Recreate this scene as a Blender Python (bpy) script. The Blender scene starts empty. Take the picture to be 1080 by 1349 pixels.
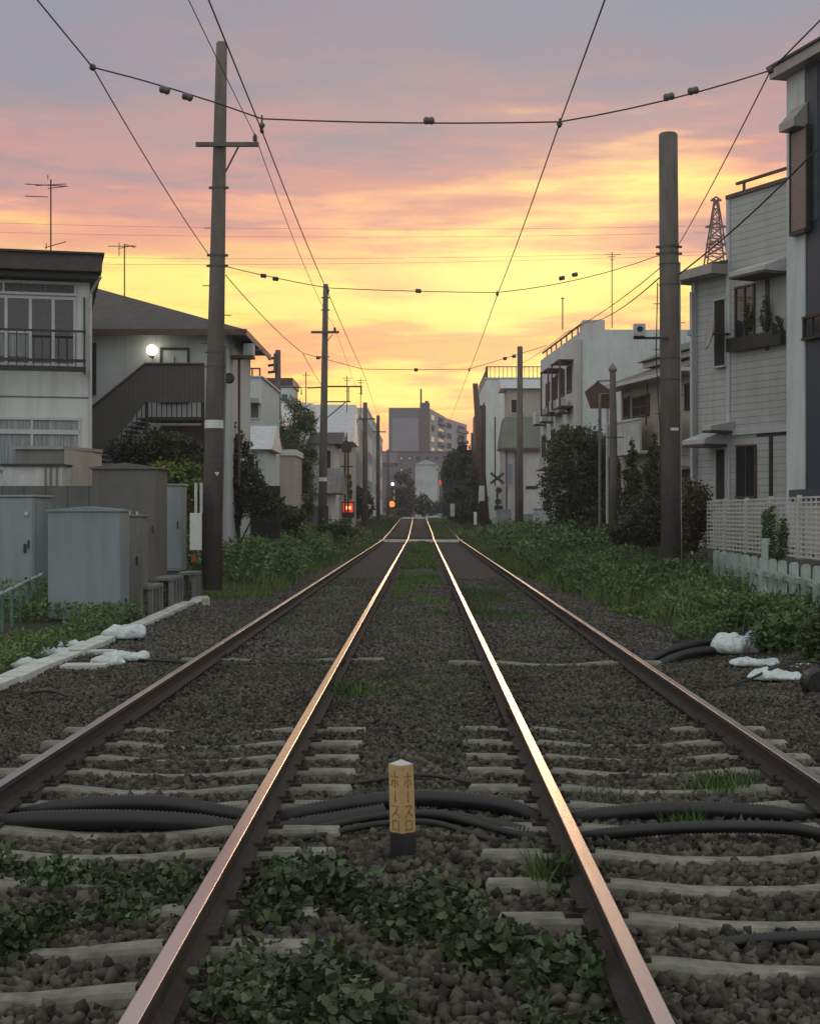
import bpy, math, random
import numpy as np
from mathutils import Vector, Matrix, noise as mnoise
random.seed(7); RNG = np.random.default_rng(7)
D = bpy.data; S = bpy.context.scene; COL = S.collection
F = 2000.0; VX = 556.0; VY = 678.0; EYE = 1.5
R = math.radians

def at(px, py, Y):
    return Vector(((px-VX)*Y/F, Y, EYE+(VY-py)*Y/F))
def lin(r, g, b):
    f = lambda c: (c/255/12.92) if c/255 <= .04045 else ((c/255+.055)/1.055)**2.4
    return (f(r), f(g), f(b), 1)

# ------------------------------------------------------------------ materials
def nd(nt, typ, **kw):
    n = nt.nodes.new(typ)
    for k, v in kw.items():
        setattr(n, k, v)
    return n
def mat(name, col, rough=.8, metal=0.0, var=.25, scale=3.0, bump=0.0, bscale=40.0, col2=None,
        lines=None, linecol=.55, grime=0.0, island=0.0, spec=.5, stretch=(1,1,1), dist=.01, emit=None, estr=0, transl=0.0):
    m = D.materials.new(name); m.use_nodes = True; nt = m.node_tree; L = nt.links
    b = nt.nodes['Principled BSDF']; b.inputs['Roughness'].default_value = rough
    b.inputs['Metallic'].default_value = metal
    b.inputs['Specular IOR Level'].default_value = spec
    if emit:
        b.inputs['Emission Color'].default_value = (*emit, 1); b.inputs['Emission Strength'].default_value = estr
    geo = nd(nt, 'ShaderNodeTexCoord')
    mp = nd(nt, 'ShaderNodeMapping'); mp.inputs['Scale'].default_value = stretch
    L.new(geo.outputs['Object'], mp.inputs['Vector'])
    nz = nd(nt, 'ShaderNodeTexNoise'); nz.inputs['Scale'].default_value = scale; nz.inputs['Detail'].default_value = 8
    nz.inputs['Roughness'].default_value = .65
    L.new(mp.outputs[0], nz.inputs['Vector'])
    rp = nd(nt, 'ShaderNodeValToRGB')
    c = Vector(col); c2 = Vector(col2) if col2 else c*(1-var)
    rp.color_ramp.elements[0].position = .35; rp.color_ramp.elements[1].position = .65
    rp.color_ramp.elements[0].color = (*c2, 1)
    rp.color_ramp.elements[1].color = (*(c if col2 else c*(1+var*.4)), 1)
    L.new(nz.outputs['Fac'], rp.inputs[0])
    out = rp.outputs[0]
    if island:
        g = nd(nt, 'ShaderNodeNewGeometry')
        hs = nd(nt, 'ShaderNodeHueSaturation')
        mr = nd(nt, 'ShaderNodeMapRange'); mr.inputs[3].default_value = 1-island; mr.inputs[4].default_value = 1+island
        L.new(g.outputs['Random Per Island'], mr.inputs[0]); L.new(mr.outputs[0], hs.inputs['Value'])
        mr2 = nd(nt, 'ShaderNodeMapRange'); mr2.inputs[3].default_value = .485; mr2.inputs[4].default_value = .515
        L.new(g.outputs['Random Per Island'], mr2.inputs[0]); L.new(mr2.outputs[0], hs.inputs['Hue'])
        L.new(out, hs.inputs['Color']); out = hs.outputs[0]
    hin = None
    if grime:
        gm = nd(nt, 'ShaderNodeMapping'); gm.inputs['Scale'].default_value = (2.2, 2.2, .28); L.new(geo.outputs['Object'], gm.inputs['Vector'])
        gn = nd(nt, 'ShaderNodeTexNoise'); gn.inputs['Scale'].default_value = 1.6; gn.inputs['Detail'].default_value = 9; gn.inputs['Roughness'].default_value = .7
        L.new(gm.outputs[0], gn.inputs['Vector'])
        gr = nd(nt, 'ShaderNodeMapRange'); gr.inputs[1].default_value = .45; gr.inputs[2].default_value = .72; gr.inputs[4].default_value = grime
        L.new(gn.outputs['Fac'], gr.inputs[0])
        gx = nd(nt, 'ShaderNodeMix', data_type='RGBA'); L.new(gr.outputs[0], gx.inputs['Factor']); L.new(out, gx.inputs['A']); gx.inputs['B'].default_value = (col[0]*.38, col[1]*.33, col[2]*.27, 1); out = gx.outputs['Result']
    if lines:                         # joint lines of boards / cladding, real pattern
        axis, step, w = lines
        sx = nd(nt, 'ShaderNodeSeparateXYZ'); L.new(geo.outputs['Object'], sx.inputs[0])
        md = nd(nt, 'ShaderNodeMath', operation='MODULO'); md.inputs[1].default_value = step
        ad = nd(nt, 'ShaderNodeMath', operation='ADD'); ad.inputs[1].default_value = 1000*step
        L.new(sx.outputs[axis], ad.inputs[0]); L.new(ad.outputs[0], md.inputs[0])
        lt = nd(nt, 'ShaderNodeMath', operation='GREATER_THAN'); lt.inputs[1].default_value = w
        L.new(md.outputs[0], lt.inputs[0])
        mx = nd(nt, 'ShaderNodeMix', data_type='RGBA', blend_type='MULTIPLY'); mx.inputs['Factor'].default_value = 1
        mr = nd(nt, 'ShaderNodeMapRange'); mr.inputs[3].default_value = linecol; mr.inputs[4].default_value = 1
        L.new(lt.outputs[0], mr.inputs[0])
        L.new(out, mx.inputs['A']); L.new(mr.outputs[0], mx.inputs['B']); out = mx.outputs['Result']
        hin = lt.outputs[0]
    L.new(out, b.inputs['Base Color'])
    if bump or hin:
        bp = nd(nt, 'ShaderNodeBump'); bp.inputs['Strength'].default_value = max(bump, .3 if hin else 0)
        bp.inputs['Distance'].default_value = dist
        if hin and not bump:
            L.new(hin, bp.inputs['Height'])
        else:
            n2 = nd(nt, 'ShaderNodeTexNoise'); n2.inputs['Scale'].default_value = bscale; n2.inputs['Detail'].default_value = 6
            L.new(mp.outputs[0], n2.inputs['Vector']); L.new(n2.outputs['Fac'], bp.inputs['Height'])
        L.new(bp.outputs[0], b.inputs['Normal'])
    if transl:
        tr = nd(nt, 'ShaderNodeBsdfTranslucent'); L.new(out, tr.inputs[0])
        ms = nd(nt, 'ShaderNodeMixShader'); ms.inputs[0].default_value = transl
        L.new(b.outputs[0], ms.inputs[1]); L.new(tr.outputs[0], ms.inputs[2])
        L.new(ms.outputs[0], nt.nodes['Material Output'].inputs[0])
    return m

M = {}
def mk(k, *a, **kw): M[k] = mat(k, *a, **kw)
mk('pole', (.135,.115,.105), .8, grime=0.45, var=.35, scale=2.5, bump=.3, bscale=30, stretch=(1,1,.3))
mk('steel', (.10,.095,.09), .5, .6, var=.3)
mk('rust', (.042,.033,.028), .85, .2, var=.4, scale=20, bump=.5, bscale=90)
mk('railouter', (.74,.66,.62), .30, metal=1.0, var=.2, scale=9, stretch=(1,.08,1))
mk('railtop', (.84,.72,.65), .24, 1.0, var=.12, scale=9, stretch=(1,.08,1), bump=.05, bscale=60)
mk('sleeper', (.22,.215,.185), .9, grime=0.5, var=.5, scale=7, bump=.5, bscale=70, dist=.004)
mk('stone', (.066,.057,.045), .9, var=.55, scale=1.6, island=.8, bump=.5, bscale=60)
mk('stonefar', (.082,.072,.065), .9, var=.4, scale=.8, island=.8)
mk('blackplastic', (.009,.009,.010), .5, var=.3)
mk('rubber', (.02,.019,.018), .7, var=.3)
mk('yellowpaint', (.50,.33,.15), .6, grime=0.55, var=.22, scale=14, bump=.2, bscale=60)
mk('blackpaint', (.018,.02,.02), .55, var=.3)
mk('brownink', (.30,.17,.065), .7, var=.5, scale=40)
mk('trough', (.50,.52,.50), .85, grime=0.5, var=.22, scale=4, bump=.3, bscale=60)
mk('concrete', (.17,.17,.165), .85, grime=0.5, var=.3, scale=3, bump=.3, bscale=50)
mk('darkconcrete', (.09,.088,.085), .9, var=.3, scale=2)
mk('cabgrey', (.21,.26,.285), .45, .0, grime=.4, var=.14, scale=1.3, bump=.05, bscale=30, stretch=(1,1,.4))
mk('cabgrey2', (.24,.28,.30), .45, .0, grime=.4, var=.16, scale=1.1, bump=.05, bscale=30, stretch=(1,1,.4))
mk('cabbrown', (.115,.11,.105), .6, .0, grime=.35, var=.2, scale=1.2, bump=.05, bscale=30)
mk('cabtan', (.17,.165,.155), .6, .0, grime=.35, var=.2, scale=1.6)
mk('white', (.62,.64,.64), .6, grime=0.2, var=.1)
mk('whitedirty', (.50,.52,.52), .7, grime=0.4, var=.25, scale=2)
mk('wallwhite', (.60,.63,.62), .85, grime=0.35, var=.12, scale=.7, bump=.1, bscale=80)
mk('wallblue', (.50,.535,.54), .85, grime=0.3, var=.15, scale=.5)
mk('wallboard', (.47,.50,.50), .8, grime=0.3, var=.12, scale=.6, lines=(0,.9,.02), linecol=.7)
mk('wallgrey', (.40,.41,.42), .85, grime=0.35, var=.15, scale=.3)
mk('wallbeige', (.40,.36,.31), .85, grime=0.35, var=.15, scale=.5)
mk('wallpink', (.50,.47,.46), .85, grime=0.35, var=.14, scale=.4)
mk('siding', (.40,.41,.41), .75, grime=0.28, var=.12, scale=.8, lines=(2,.16,.018), linecol=.6)
mk('trim', (.44,.46,.47), .6, var=.12)
mk('navy', (.032,.042,.062), .5, var=.2, scale=1)
mk('louver', (.24,.17,.15), .6, var=.1, lines=(2,.05,.018), linecol=.55)
mk('hood', (.30,.28,.27), .5, grime=0.3, var=.12)
mk('roofdark', (.055,.052,.05), .8, var=.3, scale=2, lines=(1,.3,.03), linecol=.7)
mk('roofbrown', (.06,.05,.045), .7, var=.3)
mk('rooftile', (.13,.12,.12), .75, var=.3, scale=2, lines=(0,.28,.05), linecol=.6)
mk('roofgreen', (.15,.165,.14), .8, var=.2, scale=.6)
mk('rooflight', (.45,.47,.48), .5, grime=0.3, var=.15)
mk('stairpanel', (.075,.07,.066), .6, var=.15, lines=(0,.12,.02), linecol=.7)
mk('darkmetal', (.03,.027,.026), .5, .3, var=.3)
mk('brownmetal', (.10,.06,.05), .6, .2, var=.3)
mk('slate', (.05,.06,.075), .6, var=.3)
mk('whitemetal', (.45,.46,.47), .5, .1, var=.1)
mk('curtain', (.28,.31,.33), .9, var=.5, scale=6, stretch=(6,1,.2))
mk('curtaindark', (.12,.12,.12), .9, var=.5, scale=6, stretch=(5,1,.2))
mk('interior', (.02,.019,.018), .9, var=.3)
mk('glass', (.02,.022,.025), .06, var=.2, spec=.7)
mk('green', (.06,.16,.13), .5, var=.3, scale=4)
mk('fencegrey', (.12,.125,.12), .8, grime=0.3, var=.3, scale=1.5, lines=(0,.45,.04), linecol=.6)
mk('blockwall', (.14,.13,.125), .9, var=.3, scale=1, lines=(2,.2,.015), linecol=.7)
mk('picket', (.33,.38,.37), .75, grime=0.5, var=.35, scale=5, bump=.3, bscale=50)
mk('lattice', (.50,.50,.49), .6, grime=0.25, var=.1)
mk('bag', (.55,.62,.64), .8, grime=0.35, var=.2, scale=8, bump=.8, bscale=22, dist=.03)
mk('bagblue', (.20,.34,.55), .8, var=.3, scale=8, bump=.8, bscale=22, dist=.03)
mk('warnyellow', (.55,.33,.04), .6, var=.1)
mk('redplate', (.25,.05,.03), .6, var=.1)
mk('porcelain', (.085,.075,.075), .4, var=.1)
mk('wire', (.03,.027,.027), .6, .3, var=.1)
mk('farwire', (.42,.28,.26), .8, var=.1)
mk('pylon', (.10,.035,.02), .8, var=.1)
mk('aptgrey', (.17,.155,.18), .85, var=.12, scale=.1)
mk('aptpanel', (.25,.25,.29), .85, var=.08, scale=.1, lines=(2,3.0,.15), linecol=.85)
mk('aptdark', (.12,.095,.105), .85, var=.1, scale=.1, lines=(2,1.0,.12), linecol=.85)
mk('aptlight', (.34,.33,.37), .85, var=.1, scale=.1)
mk('road', (.03,.03,.03), .95, spec=.05, var=.3, scale=1, bump=.2)
mk('roadpaint', (.78,.75,.68), .35, var=.15)
mk('leafdark', (.058,.070,.034), .6, var=.45, scale=.9, island=.55, transl=.25)
mk('leafmid', (.085,.115,.040), .6, var=.4, scale=.9, island=.5, transl=.25)
mk('leafyellow', (.13,.18,.035), .6, var=.3, scale=.9, island=.5, transl=.25)
mk('leafbrown', (.10,.080,.038), .6, var=.35, scale=.9, island=.5, transl=.25)
mk('weed', (.115,.18,.05), .55, var=.6, scale=.55, island=.5, transl=.25)
mk('ivy', (.062,.088,.036), .5, var=.5, scale=2.5, island=.75, transl=.2)
mk('grass', (.12,.18,.045), .6, var=.5, scale=.4, island=.5, transl=.25)
mk('moss', (.085,.12,.04), .7, var=.4, scale=1, island=.5, transl=.2)
mk('bark', (.05,.04,.032), .9, var=.3, bump=.5)
def glow(k, c, s): M[k] = mat(k, (.05,.05,.05), .4, emit=c, estr=s)
glow('lampwhite', (1,.93,.72), 6); glow('redlamp', (1,.04,.015), .9); glow('redcore', (1,.28,.08), 4)
glow('orangelamp', (1,.16,.03), 2.6); glow('winlit', (1,.85,.5), .32); glow('lampfar', (.95,1,.95), 4)

# ground material: ballast in the track bed, soil and grass beyond
def ground_mat():
    m = D.materials.new('ground'); m.use_nodes = True; nt = m.node_tree; L = nt.links
    b = nt.nodes['Principled BSDF']; b.inputs['Roughness'].default_value = .95; b.inputs['Specular IOR Level'].default_value = .2
    g = nd(nt, 'ShaderNodeNewGeometry'); sx = nd(nt, 'ShaderNodeSeparateXYZ'); L.new(g.outputs['Position'], sx.inputs[0])
    vo = nd(nt, 'ShaderNodeTexVoronoi'); vo.inputs['Scale'].default_value = 17; L.new(g.outputs['Position'], vo.inputs['Vector'])
    hv = nd(nt, 'ShaderNodeSeparateColor'); L.new(vo.outputs['Color'], hv.inputs[0])
    r1 = nd(nt, 'ShaderNodeValToRGB'); e = r1.color_ramp.elements
    e[0].color = (.018,.016,.014,1); e[1].color = (.105,.092,.082,1); L.new(hv.outputs[0], r1.inputs[0])
    n1 = nd(nt, 'ShaderNodeTexNoise'); n1.inputs['Scale'].default_value = .6; n1.inputs['Detail'].default_value = 8
    L.new(g.outputs['Position'], n1.inputs['Vector'])
    n2 = nd(nt, 'ShaderNodeTexNoise'); n2.inputs['Scale'].default_value = 9; n2.inputs['Detail'].default_value = 8
    L.new(g.outputs['Position'], n2.inputs['Vector'])
    r2 = nd(nt, 'ShaderNodeValToRGB'); e = r2.color_ramp.elements
    e[0].position = .35; e[1].position = .7; e[0].color = (.030,.040,.018,1); e[1].color = (.055,.048,.036,1); L.new(n2.outputs['Fac'], r2.inputs[0])
    ax = nd(nt, 'ShaderNodeMath', operation='ABSOLUTE'); L.new(sx.outputs[0], ax.inputs[0])
    ad = nd(nt, 'ShaderNodeMath', operation='MULTIPLY_ADD'); ad.inputs[1].default_value = 1.6; L.new(n1.outputs['Fac'], ad.inputs[0]); L.new(ax.outputs[0], ad.inputs[2])
    mr = nd(nt, 'ShaderNodeMapRange'); mr.inputs[1].default_value = 4.5; mr.inputs[2].default_value = 5.1
    L.new(ad.outputs[0], mr.inputs[0])
    mx = nd(nt, 'ShaderNodeMix', data_type='RGBA'); L.new(mr.outputs[0], mx.inputs['Factor']); L.new(r1.outputs[0], mx.inputs['A']); L.new(r2.outputs[0], mx.inputs['B'])
    # patches of rusty brown dust
    mr3 = nd(nt, 'ShaderNodeMapRange'); mr3.inputs[1].default_value = .5; mr3.inputs[2].default_value = .7; mr3.inputs[4].default_value = .5
    L.new(n1.outputs['Fac'], mr3.inputs[0])
    mx2 = nd(nt, 'ShaderNodeMix', data_type='RGBA'); L.new(mr3.outputs[0], mx2.inputs['Factor']); L.new(mx.outputs['Result'], mx2.inputs['A']); mx2.inputs['B'].default_value = (.036,.028,.023,1)
    L.new(mx2.outputs['Result'], b.inputs['Base Color'])
    bp = nd(nt, 'ShaderNodeBump'); bp.inputs['Strength'].default_value = .9; bp.inputs['Distance'].default_value = .03; bp.invert = True
    L.new(vo.outputs['Distance'], bp.inputs['Height']); L.new(bp.outputs[0], b.inputs['Normal'])
    return m
M['ground'] = ground_mat()

# ------------------------------------------------------------------ mesh building
ORG = {}
def tag(o, label=None, cat=None, group=None, kind=None):
    if label: o['label'] = label
    if cat: o['category'] = cat
    if group: o['group'] = group
    if kind: o['kind'] = kind
    return o
def thing(name, label, cat, loc, group=None):
    o = D.objects.new(name, None); COL.objects.link(o); o.location = loc; o.empty_display_size = .2
    ORG[o.name] = Vector(loc)
    return tag(o, label, cat, group)
def link_mesh(name, me, parent, org):
    o = D.objects.new(name, me); COL.objects.link(o)
    if parent is not None:
        o.parent = parent; ORG[o.name] = ORG[parent.name]
    else:
        o.location = org; ORG[o.name] = Vector(org)
    return o

class MB:
    def __init__(s): s.v = []; s.f = []
    def add(s, vs, fs):
        k = len(s.v); s.v += [tuple(v) for v in vs]; s.f += [tuple(i+k for i in f) for f in fs]; return s
    def box(s, x0, x1, y0, y1, z0, z1):
        return s.hexa([(x0,y0,z0),(x1,y0,z0),(x1,y1,z0),(x0,y1,z0),(x0,y0,z1),(x1,y0,z1),(x1,y1,z1),(x0,y1,z1)])
    def hexa(s, p):
        return s.add(p, [(3,2,1,0),(4,5,6,7),(0,1,5,4),(1,2,6,5),(2,3,7,6),(3,0,4,7)])
    def prism(s, poly, d):          # polygon of 3-D points extruded by vector d
        n = len(poly); d = Vector(d); a = [Vector(p) for p in poly]
        return s.add(a+[p+d for p in a], [tuple(range(n))[::-1], tuple(range(n, 2*n))]+[(i,(i+1)%n,(i+1)%n+n,i+n) for i in range(n)])
    def tube(s, pts, r, n=8, caps=True):
        pts = [Vector(p) for p in pts]; rs = r if isinstance(r, (list, tuple)) else [r]*len(pts)
        rings = []; prev = None
        for i, p in enumerate(pts):
            t = (pts[min(i+1,len(pts)-1)]-pts[max(i-1,0)]).normalized()
            if prev is None:
                a = Vector((0,0,1)) if abs(t.z) < .9 else Vector((1,0,0)); u = t.cross(a).normalized()
            else:
                u = (prev-t*prev.dot(t)).normalized()
            prev = u; w = t.cross(u)
            rings.append([p+(u*math.cos(2*math.pi*k/n)+w*math.sin(2*math.pi*k/n))*rs[i] for k in range(n)])
        vs = [v for rg in rings for v in rg]; fs = []
        for i in range(len(pts)-1):
            for k in range(n):
                a = i*n+k; b = i*n+(k+1)%n; fs.append((a, b, b+n, a+n))
        if caps: fs += [tuple(range(n))[::-1], tuple(range((len(pts)-1)*n, len(pts)*n))]
        return s.add(vs, fs)
    def lathe(s, c, prof, n=16, axis='z'):
        c = Vector(c); vs = []
        for (r, h) in prof:
            for k in range(n):
                a = 2*math.pi*k/n; x, y = r*math.cos(a), r*math.sin(a)
                vs.append(c+Vector((x,y,h) if axis == 'z' else ((h,x,y) if axis == 'x' else (x,h,y))))
        m = len(prof); fs = []
        for i in range(m-1):
            for k in range(n):
                a = i*n+k; b = i*n+(k+1)%n; fs.append((a, b, b+n, a+n))
        fs += [tuple(range(n))[::-1], tuple(range((m-1)*n, m*n))]
        return s.add(vs, fs)
    def build(s, name, m, parent=None, label=None, cat=None, group=None, kind=None, org=None, smooth=False, bevel=0):
        if parent is not None: o0 = ORG[parent.name]
        elif org is not None: o0 = Vector(org)
        else:
            a = np.array(s.v); o0 = Vector(((a[:,0].min()+a[:,0].max())/2, (a[:,1].min()+a[:,1].max())/2, a[:,2].min()))
        me = D.meshes.new(name); me.from_pydata([tuple(Vector(v)-o0) for v in s.v], [], s.f)
        import bmesh
        bm = bmesh.new(); bm.from_mesh(me); bmesh.ops.recalc_face_normals(bm, faces=bm.faces); bm.to_mesh(me); bm.free()
        me.materials.append(M[m]); me.update()
        if smooth:
            me.polygons.foreach_set('use_smooth', [True]*len(me.polygons))
        o = link_mesh(name, me, parent, o0)
        if bevel:
            md = o.modifiers.new('bevel', 'BEVEL'); md.width = bevel; md.segments = 2; md.limit_method = 'ANGLE'; md.angle_limit = R(40)
        return tag(o, label, cat, group, kind)

def npmesh(name, V, Fq, m, parent=None, org=(0,0,0), smooth=False, **kw):   # V (N,3), Fq (M,k)
    o0 = ORG[parent.name] if parent is not None else Vector(org)
    V = V-np.array(o0)[None]
    me = D.meshes.new(name); k = Fq.shape[1]
    me.vertices.add(len(V)); me.vertices.foreach_set('co', V.astype(np.float32).ravel())
    me.loops.add(Fq.size); me.loops.foreach_set('vertex_index', Fq.astype(np.int32).ravel())
    me.polygons.add(len(Fq)); me.polygons.foreach_set('loop_start', np.arange(0, Fq.size, k, dtype=np.int32))
    me.polygons.foreach_set('loop_total', np.full(len(Fq), k, dtype=np.int32))
    if smooth: me.polygons.foreach_set('use_smooth', np.ones(len(Fq), bool))
    me.update(calc_edges=True); me.materials.append(M[m])
    o = link_mesh(name, me, parent, o0)
    return tag(o, **kw)

def copy_tree(o, parent=None, loc=None, rotz=None, label=None):
    c = o.copy(); COL.objects.link(c)
    if parent is not None: c.parent = parent
    if loc is not None: c.location = loc
    if rotz is not None: c.rotation_euler = (0, 0, rotz)
    if label: c['label'] = label
    ORG[c.name] = Vector(c.location) if parent is None else ORG[parent.name]
    for ch in [x for x in COL.objects if x.parent == o]:
        copy_tree(ch, c)
    return c

class Facade:                      # an upright wall plane through two ground points
    def __init__(s, P0, P1):
        s.p = Vector((*P0, 0)); d = Vector((*P1, 0))-s.p; s.len = d.length; s.u = d.normalized()
        n = Vector((s.u.y, -s.u.x, 0)); s.n = n if n.dot(s.p) < 0 else -n
    def t(s, px):
        a = (px-VX)/F; return s.p.dot(s.n)/(a*s.n.x+s.n.y)
    def U(s, px):
        t = s.t(px); return (Vector(((px-VX)/F*t, t, 0))-s.p).dot(s.u)
    def Z(s, px, py): return EYE+(VY-py)*s.t(px)/F
    def P(s, u, z, o=0): v = s.p+s.u*u+s.n*o; return Vector((v.x, v.y, z))
    def pt(s, px, py, o=0): return s.P(s.U(px), s.Z(px, py), o)
    def ubox(s, mb, u0, u1, z0, z1, o0, o1):
        return mb.hexa([s.P(u0,z0,o1), s.P(u1,z0,o1), s.P(u1,z0,o0), s.P(u0,z0,o0), s.P(u0,z1,o1), s.P(u1,z1,o1), s.P(u1,z1,o0), s.P(u0,z1,o0)])
    def box(s, mb, px0, px1, pt, pb, o0, o1, ref=None):
        r = ref if ref is not None else (px0+px1)/2
        return s.ubox(mb, s.U(px0), s.U(px1), s.Z(r, pb), s.Z(r, pt), o0, o1)
    def window(s, parent, px0, px1, pt, pb, nv=2, nh=1, frame='trim', pane='glass', fw=.05, ref=None, name='window', deep=.0):
        r = ref if ref is not None else (px0+px1)/2
        u0, u1, z0, z1 = s.U(px0), s.U(px1), s.Z(r, pb), s.Z(r, pt)
        return s.uwindow(parent, u0, u1, z0, z1, nv, nh, frame, pane, fw, name)
    def uwindow(s, parent, u0, u1, z0, z1, nv=2, nh=1, frame='trim', pane='glass', fw=.05, name='window'):
        if u0 > u1: u0, u1 = u1, u0
        mb = MB(); o = .05
        s.ubox(mb, u0, u1, z1-fw, z1, .004, o+.012); s.ubox(mb, u0, u1, z0, z0+fw, .004, o+.03)
        s.ubox(mb, u0, u0+fw, z0+fw, z1-fw, .004, o); s.ubox(mb, u1-fw, u1, z0+fw, z1-fw, .004, o)
        for i in range(1, nv):
            c = u0+(u1-u0)*i/nv; s.ubox(mb, c-fw*.4, c+fw*.4, z0+fw, z1-fw, .004, o-.004)
        for i in range(1, nh):
            c = z0+(z1-z0)*i/nh; s.ubox(mb, u0+fw, u1-fw, c-fw*.4, c+fw*.4, .004, o-.009)
        w = mb.build(name, frame, parent)
        m2 = MB(); s.ubox(m2, u0+fw*.5, u1-fw*.5, z0+fw*.5, z1-fw*.5, .002, .02); m2.build('pane', pane, w)
        return w

# ------------------------------------------------------------------ ground
def sm(a, b, x):
    t = np.clip((x-a)/(b-a), 0, 1); return t*t*(3-2*t)
def rise(y):
    y = np.asarray(y, float)
    return 1.18*np.where(y < 91, 0, np.where(y > 192, 1, (y-91)/101.0))*1.0
def shift(y):
    y = np.asarray(y, float); return -.25*sm(91, 200, y)
def G(x, y):
    x = np.asarray(x, float); y = np.asarray(y, float)
    ax = np.abs(x)
    near = 1-sm(9.2, 12.0, y)
    bed = -.205-.035*near*(ax < 3.2)
    mid = .03*np.exp(-(x/.35)**2)
    side_r = sm(3.3, 5.6, x)*.40+sm(7.2, 7.6, x)*.45
    side_l = sm(3.4, 6.5, -x)*.22*sm(20, 36, y)+sm(3.4, 5, -x)*.05
    return bed+mid+side_r+side_l+rise(y)-.0*near

def dense(ranges):
    out = []
    for a, b, st in ranges: out += list(np.arange(a, b, st))
    return np.array(out+[ranges[-1][1]])
xs = dense([(-900,-100,100),(-100,-20,10),(-20,-5,1),(-5,8,.2),(8,20,1),(20,100,10),(100,900,100)])
ys = dense([(-40,2,6),(2,14,.2),(14,60,1),(60,260,3),(260,500,20),(500,3000,250)])
GX, GY = np.meshgrid(xs, ys)
GZ = G(GX, GY)
V = np.stack([GX, GY, GZ], -1).reshape(-1, 3); nx, ny = len(xs), len(ys)
idx = np.arange(nx*ny).reshape(ny, nx)
Fq = np.stack([idx[:-1,:-1], idx[:-1,1:], idx[1:,1:], idx[1:,:-1]], -1).reshape(-1, 4)
npmesh('ground', V, Fq, 'ground', smooth=True, kind='structure')

# ------------------------------------------------------------------ rails
RX = [-2.355, -.867, .717, 2.25]
def rail_path():
    return list(np.concatenate([np.arange(-3, 20, 1.5), np.arange(20, 91, 6), np.arange(91, 260, 6)]))
prof = [(-.06,-.153),(.06,-.153),(.062,-.143),(.02,-.128),(.009,-.115),(.009,-.05),(.026,-.04),(.032,-.03),(.032,-.006),(.030,-.0015),(.027,0),
        (-.027,0),(-.030,-.0015),(-.032,-.006),(-.0325,-.03),(-.026,-.04),(-.009,-.05),(-.009,-.115),(-.02,-.128),(-.062,-.143)]
rl = ['outer rail of the left track, curving in under the white crossing line', 'inner rail of the left track, glowing orange with the sunset',
      'inner rail of the right track, glowing orange with the sunset', 'outer rail of the right track, beside the right grassy verge']
for i, x in enumerate(RX):
    Ys = rail_path(); vs = []; n = len(prof)
    for y in Ys:
        dx = float(shift(y)); dz = float(rise(y))
        vs += [(x+dx+a, y, dz+b) for a, b in prof]
    fs = []
    for j in range(len(Ys)-1):
        for k in range(n):
            a = j*n+k; b = j*n+(k+1) % n; fs.append((a, b, b+n, a+n))
    mb = MB().add(vs, fs); rt = mb.build('rail', 'rust', None, 'steel '+rl[i], 'rail', 'the four running rails', org=(x, 0, -.153))
    rt.data.materials.append(M['railtop' if i in (1, 2) else 'railouter'])
    for p in rt.data.polygons:
        k = p.index % n
        if k in (9, 10, 11): p.material_index = 1
    # joint plates in the web
    jb = MB(); yj = [6.9, 16.4, 12.1, 22.0][i]
    for sx in (-1, 1):
        jb.box(x+sx*.0095, x+sx*.024, yj-.28, yj+.28, -.118, -.052)
        for q in (-.2, -.07, .07, .2):
            jb.lathe((x+sx*.024, yj+q, -.085), [(.014, 0), (.014, sx*.016)], 6, 'x')
    jb.build('joint_plate', 'rust', rt)

# ------------------------------------------------------------------ sleepers
def make_sleeper(label, x0, x1, xc, xr, y, zoff=0, tilt=0):
    o = (xc, y, -.40)
    t = thing('concrete_sleeper', label, 'sleeper', o, 'concrete sleepers of the two tracks')
    st = [x0, x0+.012, xr[0]+.10, xr[0]+.20, xr[0]+.52, xc, xr[1]-.52, xr[1]-.20, xr[1]-.10, x1-.012, x1]
    zz = [-.185, -.160, -.158, -.163, -.194, -.199, -.194, -.163, -.158, -.160, -.185]
    vs = []; rs = random.Random(int(y*100)+int(xc*7))
    for a, z in zip(st, zz):
        z += zoff; e = rs.uniform(-.0015, .0015); c = tilt*(a-xc)
        w = .072 if z > -.19 else .066
        vs += [(a, y-.115+c, -.38), (a, y-w+e+c, z-.018), (a, y-w+.014+e+c, z), (a, y+w-.014+e+c, z), (a, y+w+e+c, z-.018), (a, y+.115+c, -.38)]
    fs = []
    for j in range(len(st)-1):
        for k in range(6):
            p = j*6+k; q = j*6+(k+1) % 6; fs.append((p, q, q+6, p+6))
    fs += [tuple(range(6)), tuple(range((len(st)-1)*6, len(st)*6))[::-1]]
    MB().add(vs, fs).build('beam', 'sleeper', t)
    for r in xr:
        for sx in (-1, 1):
            b = MB(); cx = r+sx*.095
            b.box(cx-.035, cx+.035, y-.05, y+.05, -.158, -.140); b.box(cx-.045*0-.02-sx*.03, cx+.02-sx*.03, y-.03, y+.03, -.140, -.122)
            b.lathe((cx, y, -.140), [(.02, 0), (.02, .022), (.011, .022), (.011, .045)], 8)
            b.build('rail_clip', 'rust', t)
    return t
SL_L = [5.33, 5.88, 6.42, 7.0, 7.52, 8.05, 8.76, 9.29, 9.88, 10.45, 11.1, 11.8]
SL_R = [5.66, 6.28, 6.88, 7.48, 8.12, 8.76, 9.30, 9.92, 10.5, 11.15, 11.85]
ordn = ['bottom-most', 'second from the bottom', 'third from the bottom', 'fourth from the bottom', 'fifth from the bottom', 'sixth from the bottom', 'seventh from the bottom', 'eighth from the bottom', 'ninth from the bottom', 'tenth from the bottom', 'eleventh from the bottom', 'twelfth from the bottom']
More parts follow.
